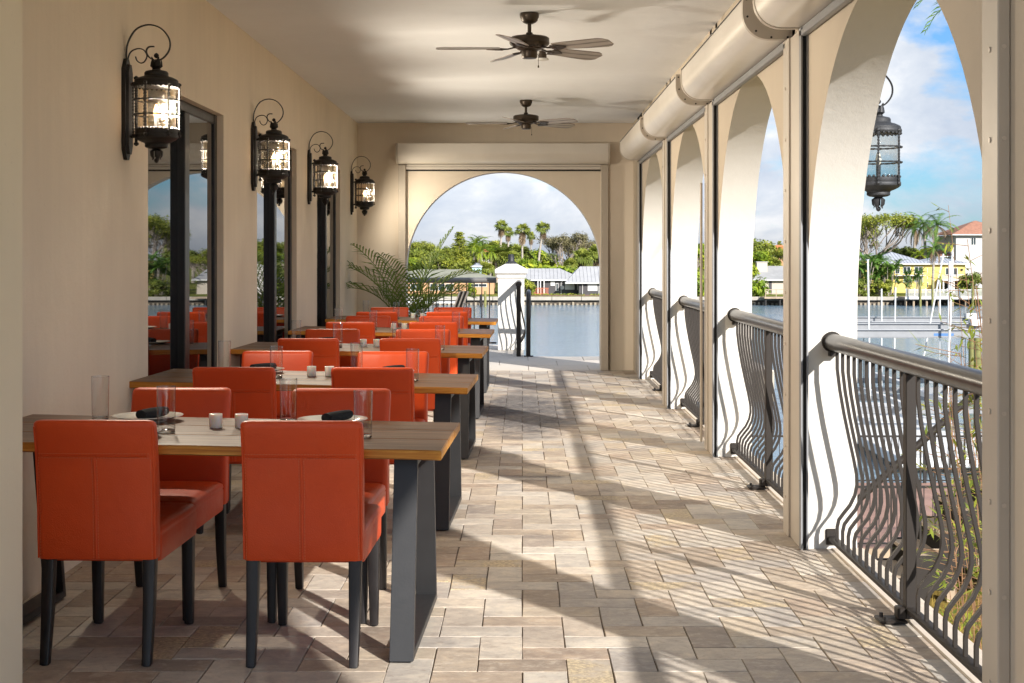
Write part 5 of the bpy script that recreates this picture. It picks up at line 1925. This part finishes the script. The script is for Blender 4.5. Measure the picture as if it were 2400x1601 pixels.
# small distant houses among the trees
h = empty('distant_house', (at(1108, 280), 280, gz(280)), 0, 'distant house with an orange roof showing between the queen palms', 'house')
g0 = h.location.copy(); l2 = lambda u: at(u, 280) - g0.x; z2 = lambda v: hz(v, 280) - g0.z
wbox(h, 'wall', M['whitehouse'], (l2(1096), 0, -.3), (l2(1126), 8, z2(583))); hip_roof(h, M['orangeroof'], l2(1096), l2(1126), 0, 8, z2(583), z2(572), .4, 1.5)
h = empty('garden_shed', (at(1092, 231), 231, gz(231)), 0, 'small pale blue shed with white roof behind the peach bungalow', 'shed')
g0 = h.location.copy(); l2 = lambda u: at(u, 231) - g0.x; z2 = lambda v: hz(v, 231) - g0.z
wbox(h, 'wall', M['bluehouse'], (l2(1084), 0, -.3), (l2(1104), 4, z2(611))); hip_roof(h, M['metalroof'], l2(1084), l2(1104), 0, 4, z2(611), z2(604), .2, 1.2)

# cream bungalow in the second arch
h = empty('bungalow', (at(1775, Yh), Yh, gz(Yh)), 0, 'cream bungalow with grey roof and chimney in the second arch', 'house')
g0 = h.location.copy()
wbox(h, 'wall', M['creamhouse'], (lx(1737), 0, -.3), (lx(1880), 8, lz(643)))
hip_roof(h, M['greyroof'], lx(1737), lx(1880), 0, 8, lz(642), lz(611), .6, 2.0)
wbox(h, 'chimney', M['creamhouse'], (lx(1743), 2.0, lz(625)), (lx(1767), 3.2, lz(602)))
m = MB(); m.box((lx(1741), 1.9, lz(602)), (lx(1769), 3.3, lz(601))); m.build('chimney_cap', M['whitepaint'], h, 0)
win(h, lx(1742), lx(1757), lz(659), lz(644), 0, 2)
wbox(h, 'door', M['greyhouse'], (lx(1765), -.04, 0), (lx(1772), -.004, lz(645)))
win(h, lx(1800), lx(1850), lz(662), lz(646), 0, 3)
h = empty('orange_roof_house', (at(1785, 262), 262, gz(262)), 0, 'peach house with orange tiled gable and chimney in the second arch', 'house')
g0 = h.location.copy(); l2 = lambda u: at(u, 262) - g0.x; z2 = lambda v: hz(v, 262) - g0.z
wbox(h, 'wall', M['peach'], (l2(1766), 0, -.3), (l2(1830), 9, z2(578))); hip_roof(h, M['orangeroof'], l2(1766), l2(1830), 0, 9, z2(578), z2(562), .5, 2.5)
wbox(h, 'chimney', M['creamhouse'], (l2(1766), 3, z2(580)), (l2(1773), 4, z2(556)))

# yellow house
h = empty('yellow_house', (at(2120, 225), 225, gz(225)), 0, 'two storey yellow house with white metal roof across the water', 'house')
g0 = h.location.copy(); Y2 = 225.0
ly = lambda u: at(u, Y2) - g0.x; zy = lambda v: hz(v, Y2) - g0.z
wbox(h, 'wall', M['yellow'], (ly(2048), 0, -.3), (ly(2128), 10, zy(606)))
wbox(h, 'wing', M['yellow'], (ly(2126), 1.5, -.3), (ly(2223), 10.5, zy(606)))
hip_roof(h, M['metalroof'], ly(2000), ly(2128), 0, 10, zy(605), zy(578), .6, 5.0, .5)
hip_roof(h, M['metalroof'], ly(2126), ly(2223), 1.5, 10.5, zy(605), zy(588), .6, 4.0, .5)
wbox(h, 'wall', M['yellow'], (ly(1985), 1.0, -.3), (ly(2048), 9, zy(600)))
for a, b, m_ in ((2055, 2066, 1), (2073, 2091, 2), (2099, 2119, 2)):
    win(h, ly(a), ly(b), zy(629), zy(612), 0, m_)
for a, b, m_ in ((2055, 2063, 1), (2074, 2094, 3), (2100, 2119, 2)):
    win(h, ly(a), ly(b), zy(648), zy(634), 0, m_)
m = MB(); m.box((ly(2052), -.9, zy(633.2)), (ly(2122), -.06, zy(631))); m.build('white_band', M['whitepaint'], h, 0)
for a, b, v0, v1 in ((2129, 2136, 628, 616), (2129, 2137, 660, 648), (2128, 2136, 641, 634)):
    win(h, ly(a), ly(b), zy(v0), zy(v1), 1.5, 1)
win(h, ly(2177), ly(2186), zy(634), zy(615), 1.5, 1); win(h, ly(2187), ly(2205), zy(634), zy(615), 1.5, 2)
m = MB(); m.box((ly(2158), -1.4, zy(644)), (ly(2238), 1.49, zy(641))); bal = m.build('balcony', M['whitepaint'], h, 0)
m = MB()
for u in np.arange(2158, 2238, 2.2):
    m.box((ly(u), -1.38, zy(641)), (ly(u) + .05, -1.32, zy(631)))
m.box((ly(2158), -1.40, zy(631)), (ly(2238), -1.30, zy(630))); m.build('balustrade', M['whitepaint'], bal, 0)
for u in (2159, 2183, 2210, 2236):
    m = MB(); m.box((ly(u), -1.35, 0), (ly(u) + .2, -1.15, zy(644))); m.build('balcony_post', M['whitepaint'], h, 0)
wbox(h, 'garage_opening', M['slot'], (ly(2170), 1.46, 0), (ly(2222), 1.495, zy(646)))
for u in (2213,):
    m = MB(); m.box((ly(u), 1.3, zy(622)), (ly(u) + .25, 1.49, zy(617))); m.build('wall_lamp', M['iron'], h, 0)

h = empty('tall_white_house', (at(2245, 246), 246, gz(246)), 0, 'tall off white house with terracotta roof at the right of the yellow house', 'house')
g0 = h.location.copy(); l2 = lambda u: at(u, 246) - g0.x; z2 = lambda v: hz(v, 246) - g0.z
wbox(h, 'wall', M['whitehouse'], (l2(2195), 0, -.3), (l2(2330), 11, z2(540))); hip_roof(h, M['tileroof'], l2(2195), l2(2330), 0, 11, z2(538), z2(505), .8, 5.5)
win(h, l2(2229), l2(2241), z2(563), z2(545), 0, 2)
wbox(h, 'lower_wing', M['whitehouse'], (l2(2172), 2, -.3), (l2(2195), 9, z2(588))); hip_roof(h, M['tileroof'], l2(2172), l2(2190), 2, 9, z2(588), z2(574), .5, 1.2)

# ---- seawall
sw = empty('seawall', (0, 210.6, -5.5), 0, 'long pale concrete seawall with a row of posts along the far shore', 'seawall')
for k in range(-16, 34):
    m = MB(); m.cbox((k * 4.2 + .03, -.25, .66), (k * 4.2 + 4.17, .85, 1.17), .03); m.build('cap', M['concrete'], sw, 0)
m = MB(); m.box((-68, .25, -1.2), (143, .62, .655)); m.build('sheet_face', M['concrete_dark'], sw, 0)
m = MB()
rr = random.Random(2)
for k in range(330):
    x = -66 + k * .63
    m.box((x, .02, -1.2), (x + .30, .249, .30 + rr.uniform(-.14, .12)))
m.build('post_row', M['pile'], sw, 0, kind='stuff')

# ---- white railed dock in front of the yellow house
dk = empty('waterfront_dock', (at(2170, 206), 206, -4.25), 0, 'timber dock with white railing below the yellow house', 'dock')
g0 = dk.location.copy(); l2 = lambda u: at(u, 206) - g0.x
m = MB(); m.box((l2(2078), 0, -.25), (l2(2330), 4.0, 0)); m.build('deck', M['timber'], dk, 0)
m = MB(); m.box((l2(2078), -.05, -.30), (l2(2330), -.001, .02)); m.build('fascia_board', M['whitepaint'], dk, 0)
m = MB()
for u in np.arange(2080, 2330, 1.6):
    m.box((l2(u), .05, .12), (l2(u) + .035, .09, 1.0))
m.box((l2(2079), .03, .98), (l2(2330), .11, 1.06)); m.box((l2(2079), .03, .08), (l2(2330), .11, .14)); m.build('white_balustrade', M['whitepaint'], dk, 0)
for u in (2080, 2099, 2124, 2148, 2174, 2202, 2230, 2262):
    m = MB(); m.box((l2(u), .0, 0), (l2(u) + .14, .14, 1.2)); m.build('rail_post', M['whitepaint'], dk, 0)
for u in (2082, 2100, 2130, 2158, 2190, 2220, 2256):
    m = MB(); m.cyl((l2(u), .6, -2.5), (l2(u), .6, -.26), .16, n=8); m.build('support_pile', M['timber'], dk)
for i, (u, v) in enumerate(((2113, 642), (2141, 643), (2233, 645), (2258, 668))):
    m = MB(); m.cyl((0, 0, -7), (0, 0, hz(v, 204)), .17, .15, 10)
    o = m.build('mooring_pile', M['greenpile']); o.location = (at(u, 204), 204, 0)
    tag(o, f'mossy mooring pile {["left of", "right of", "far right of", "at the right edge beyond"][i]} the palm trunk at the white railed dock', 'piling', 'mooring piles at the far dock')

# dock in the second arch and piles left of the pedestal
dk = empty('small_dock', (at(1775, 207), 207, -4.3), 0, 'small dark timber dock in front of the cream bungalow', 'dock')
m = MB(); m.box((-1.2, 0, -.2), (7, 3.5, 0)); m.build('deck', M['timber'], dk, 0)
for x in (-1, 1, 3, 5):
    m = MB(); m.cyl((x, .4, -3), (x, .4, -.21), .16, n=8); m.build('support_pile', M['slot'], dk)
m = MB()
for x in (-1.1, .4, 1.9):
    m.box((x, .05, 0), (x + .1, .15, 1.1))
m.box((-1.1, .04, 1.0), (2.0, .16, 1.1)); m.box((-1.1, .04, .5), (2.0, .16, .58)); m.build('rail', M['timber'], dk, 0)
for i, (u, v) in enumerate(((1114, 668), (1104, 676))):
    m = MB(); m.cyl((0, 0, -7), (0, 0, hz(v, 203)), .18, n=8)
    o = m.build('mooring_pile', M['greenpile' if i == 0 else 'slot']); o.location = (at(u, 203), 203, 0)
    tag(o, ['mossy mooring pile standing in the water left of the white pedestal', 'dark short mooring pile beside the mossy one left of the pedestal'][i], 'piling', 'mooring piles before the peach bungalow')
dk = empty('boat_dock', (at(985, 196), 196, -4.6), 0, 'long low dock with white edge behind the palm fronds', 'dock')
m = MB(); m.box((-6, 0, -.2), (4.5, 2.5, 0)); m.build('deck', M['whitepaint'], dk, 0)
for x in (-5, -2, 1, 4):
    m = MB(); m.cyl((x, .4, -2.5), (x, .4, -.21), .2, n=8); m.build('support_pile', M['slot'], dk)

# ================================================================== NEAR SHORE
# reddish lower deck with black railings
ld = empty('lower_deck', (8.6, 28.2, -3.4), 0, 'reddish lower deck on timber posts seen through the nearest railing', 'deck')
rr = random.Random(6)
for k in range(46):
    m = MB(); y = -3.6 + k * .155
    m.box((-4.6, y + .003, -.03), (4.6, y + .150, rr.uniform(-.001, .001))); m.build('deck_board', M['deck'], ld, 0)
m = MB(); m.box((-4.6, -3.66, -.30), (4.6, -3.602, -.004)); m.build('fascia_board', M['timber'], ld, 0)
for x in (-4.2, -1.4, 1.4, 4.2):
    for y in (-3.3, 3.2):
        m = MB(); m.box((x - .08, y - .08, -1.4), (x + .08, y + .08, -.035)); m.build('deck_post', M['timber'], ld, 0)
m = MB(); m.box((-.007, -.007, 0.06), (.007, .007, .98)); thin = m.mesh('baluster', M['iron'], 0)
for i, (y, lab) in enumerate(((-3.5, 'black thin railing along the front edge of the lower deck'), (3.45, 'black thin railing along the back edge of the lower deck'))):
    rl = empty('deck_railing', (8.6, 28.2 + y, -3.4), 0, lab, 'railing', 'lower deck railings')
    m = MB(); m.box((-4.5, -.02, .98), (4.5, .02, 1.02)); m.box((-4.5, -.015, .04), (4.5, .015, .07)); m.build('rail', M['iron'], rl, 0)
    for k in range(60):
        part('baluster', thin, rl, (-4.45 + k * .15, 0, 0))
    for x in (-4.5, -2.25, 0, 2.25, 4.5):
        m = MB(); m.box((x - .03, -.03, 0), (x + .03, .03, 1.08)); m.build('post', M['iron'], rl, 0)

# black steel stairs rising to the right
sr = empty('steel_stairs', (4.1, 14.6, 0), 0, 'black steel stairs climbing to the right just outside the nearest arch', 'stairs')
for k in range(16):
    x = -1.75 + k * .235; z = -2.75 + k * .215
    m = MB(); m.box((x, -.45, z), (x + .27, .45, z + .035)); m.build('tread', M['timber'], sr, 0)
for y in (-.48, .46):
    m = MB()
    pts = []
    for k in range(16):
        x = -1.75 + k * .235; z = -2.75 + k * .215
        pts += [(x, z - .005), (x, z + .05), (x + .235, z + .05)]
    lo_ = [(x + .12, z - .33) for x, z in pts]
    m.loft([[(x, y, z) for x, z in pts + lo_[::-1]], [(x, y + .02, z) for x, z in pts + lo_[::-1]]]); m.build('stringer', M['bronze'], sr, 0)
for y in (-.47,):
    m = MB(); m.tube([(-1.95, y, -2.6), (-1.95, y, -1.86), (-1.85, y, -1.75), (1.9, y, 1.68)], .035, 10); m.build('handrail', M['bronze'], sr)
    m = MB(); m.box((-.008, -.008, .05), (.008, .008, 1.0)); bb = m.mesh('baluster', M['bronze'], 0)
    for k in range(26):
        x = -1.7 + k * .14
        part('baluster', bb, sr, (x, y, -2.7 + (x + 1.75) * .915))

# boat lifts: aluminium beams on mossy piles
def boat_lift(cx, cy_, z, label, mark=True, w=3.4, dep=5.0):
    b = empty('boat_lift', (cx, cy_, z), 0, label, 'boat lift', 'aluminium boat lifts on mossy piles')
    for yy in (-dep / 2, dep / 2):
        for xx in (-w, w):
            m = MB(); m.cyl((xx, yy, -5.5), (xx, yy, -.02), .17, .15, 12); m.build('piling', M['greenpile'], b)
        m = MB(); m.cbox((-w - .9, yy - .09, .012), (w + .9, yy + .09, .24), .006); m.cbox((-w - .9, yy - .11, .241), (w + .9, yy + .11, .262), .004); m.cbox((-w - .9, yy - .11, -.012), (w + .9, yy + .11, .011), .004)
        m.build('top_beam', M['alu'], b, 0)
        m = MB(); m.tube([(-w - .4, yy - .16, .30), (w + .4, yy - .16, .30)], .025, 8); m.build('drive_pipe', M['alu'], b)
        m = MB(); m.cbox((w - .35, yy - .32, .21), (w + .15, yy + .12, .48), .02); m.build('motor_housing', M['whitepaint'], b, 0)
        for xx in (-w + .5, w - .5):
            m = MB(); m.tube([(xx, yy, 0), (xx, yy, -2.6)], .012, 4); m.build('cable', M['iron'], b)
        m = MB(); m.cbox((-w + .2, yy - .10, -2.85), (w - .2, yy + .10, -2.60), .01); m.build('cradle_beam', M['alu'], b, 0)
    for xx in (-1.0, 1.0):
        m = MB(); m.cbox((xx - .12, -dep / 2 - .8, -2.595), (xx + .12, dep / 2 + .8, -2.40), .02); m.build('bunk_board', M['whitepaint'], b, 0)
    if mark:
        m = MB(); m.box((.2, -dep / 2 - .0925, .06), (.95, -dep / 2 - .0902, .16)); m.build('emblem', M['blueprint'], b, 0)
    return b


boat_lift(15.2, 58.0, -1.60, 'nearest grey aluminium boat lift over the water in the nearest arch')
boat_lift(18.0, 68.0, -1.75, 'boat lift just behind the nearest lift in the nearest arch')
boat_lift(22.0, 52.0, -1.85, 'boat lift at the right side behind the bamboo canes')
fd = empty('floating_dock', (14.6, 56, -5.28), 0, 'white floating dock lying on the water under the boat lifts', 'dock')
for k in range(9):
    m = MB(); m.cbox((-2.6, -9 + k * 2.0 + .02, 0), (2.0, -9 + k * 2.0 + 1.98, .32), .03); m.build('float_panel', M['pvc'], fd, 0)
# white guide poles
for i, (u, v0, v1, du, Y, lab) in enumerate(((1992.5, 596, 900, 5, 57, 'tallest straight white guide pole left in the nearest arch'), (2024, 663, 770, 0, 70, 'short white guide pole right of the tallest one'), (2056, 660, 770, -2, 66, 'short white guide pole in the middle of the lifts'),
                                             (2166, 583, 770, -36, 62, 'slanted white guide pole leaning right among the boat lifts'), (2187, 568, 800, -8, 55, 'thick white guide pole near the bamboo canes'), (2180, 600, 790, -3, 60, 'thin white guide pole beside the thick one'), (2158, 640, 760, 0, 72, 'white guide pole behind the slanted one'))):
    m = MB(); p0 = Vector((at(u, Y), Y, hz(v0, Y))); p1 = Vector((at(u + du, Y), Y, hz(v1, Y)))
    d = (p1 - p0); p1 = p0 + d * ((p0.z + 5.7) / (p0.z - p1.z))
    m.cyl(p1 - p0, (0, 0, 0), .036 if 'thick' not in lab else .05, n=8); o = m.build('guide_pole', M['pvc']); o.location = p0; tag(o, lab, 'pole', 'white guide poles of the boat lifts')

# bamboo beside the nearest railing
bb = empty('bamboo_clump', (3.1, 10.2, -4.35), 0, 'reddish bamboo canes with thin leaves at the right of the nearest arch', 'bamboo')
br = random.Random(12)
BL = Leaves(br)
TW = MB()
for k in range(34):
    if k < 14:
        tx, ty, tz = br.uniform(-.50, .30), br.uniform(-1.3, 1.6), br.uniform(4.6, 6.3)
    else:
        tx, ty, tz = br.uniform(-.45, .7), br.uniform(-1.6, 1.6), br.uniform(3.0, 5.4)
    tx = .281 * (10.2 + ty) - 3.1 + br.uniform(0, .36) * (1.0 if k < 14 else 1.4)
    b = Vector((tx + br.uniform(.02, .40), ty + br.uniform(-.1, .3) * .3, 0)); t = Vector((tx, ty, tz))
    pts = [b.lerp(t, f) + Vector((br.uniform(-.02, .02) + .10 * math.sin(f * 3.1), br.uniform(-.02, .02), 0)) for f in np.linspace(0, 1, 9)]
    m = MB(); r0 = br.uniform(.005, .010); m.tube(pts, [r0 * (1 - .7 * i / 8) for i in range(9)], 6); m.build('cane', M['cane'], bb)
    for i in range(3, 9):
        for _ in range(5 if tz > 4.5 else 3):
            p = pts[i].lerp(pts[i - 1], br.random()); a = br.uniform(0, 6.28)
            q_ = p + Vector((math.cos(a), math.sin(a), br.uniform(-.1, .6))) * br.uniform(.10, .30)
            TW.tube([p, q_], [.0028, .0014], 4)
            for _ in range(br.choice((3, 4, 6, 7)) if tz > 4.5 else br.choice((0, 1, 2, 3))):
                s0 = p.lerp(q_, br.uniform(.5, 1)); d = (q_ - p).normalized() + Vector((br.uniform(-.9, .9), br.uniform(-.9, .9), br.uniform(-.9, .4))); d = d.normalized() * br.uniform(.07, .15)
                w_ = d.cross(Vector((0, 0, 1))).normalized() * .010
                tn_ = br.uniform(.1, .9)
                BL.tri(s0, s0 + d * .4 + w_, s0 + d * .4 - w_, tn_); BL.tri(s0 + d * .4 + w_, s0 + d, s0 + d * .4 - w_, tn_)
TW.build('twig', M['cane'], bb, 60, kind='stuff')
o = bpy.data.objects.new('foliage', BL.mesh('foliage', M['leaf_mid'])); col.objects.link(o); o.parent = bb; o['kind'] = 'stuff'

# overhanging palm outside, only its leaf tips come into view at the top of the nearest arch
op = empty('garden_palm', (5.75, 14.2, -4.35), 0, 'palm whose dark leaf tips hang in at the top of the nearest arch', 'palm tree')
m = MB(); m.tube([(0, 0, 0), (.1, 0, 4.0), (0, 0, 7.5)], [.17, .14, .11], 10); m.build('trunk', M['palmbark'], op)
prr = random.Random(9)
for k in range(11):
    m, tones = palm_frond(2.7, prr.uniform(120, 150), 38, .42, .022, prr)
    me_ = m.mesh('frond', M['leaf_palm'], 0); set_tone(me_, tones)
    part('frond', me_, op, (0, 0, 7.35), (0, 0, R(176 + 33 * k)))

# straw grass tufts below the deck
gl = Leaves(random.Random(3))
for k in range(5200):
    x, y = gl.r.uniform(4.5, 12), gl.r.uniform(17, 34.5)
    hgt = gl.r.uniform(.08, .26); a = gl.r.uniform(0, 6.28); w_ = Vector((math.cos(a), math.sin(a), 0)) * .014
    b = Vector((x, y, -4.352)); t = b + Vector((gl.r.uniform(-.1, .1), gl.r.uniform(-.1, .1), hgt))
    gl.tri(b - w_, b + w_, t, gl.r.random())
o = bpy.data.objects.new('grass', gl.mesh('grass', M['rough_grass'])); col.objects.link(o); tag(o, 'straw coloured grass on the bank below the deck', 'grass', kind='stuff')

# unused prototypes are removed
for k, (o, h_) in PR.items():
    if k not in used:
        for c in list(o.children): bpy.data.objects.remove(c)
        bpy.data.objects.remove(o)
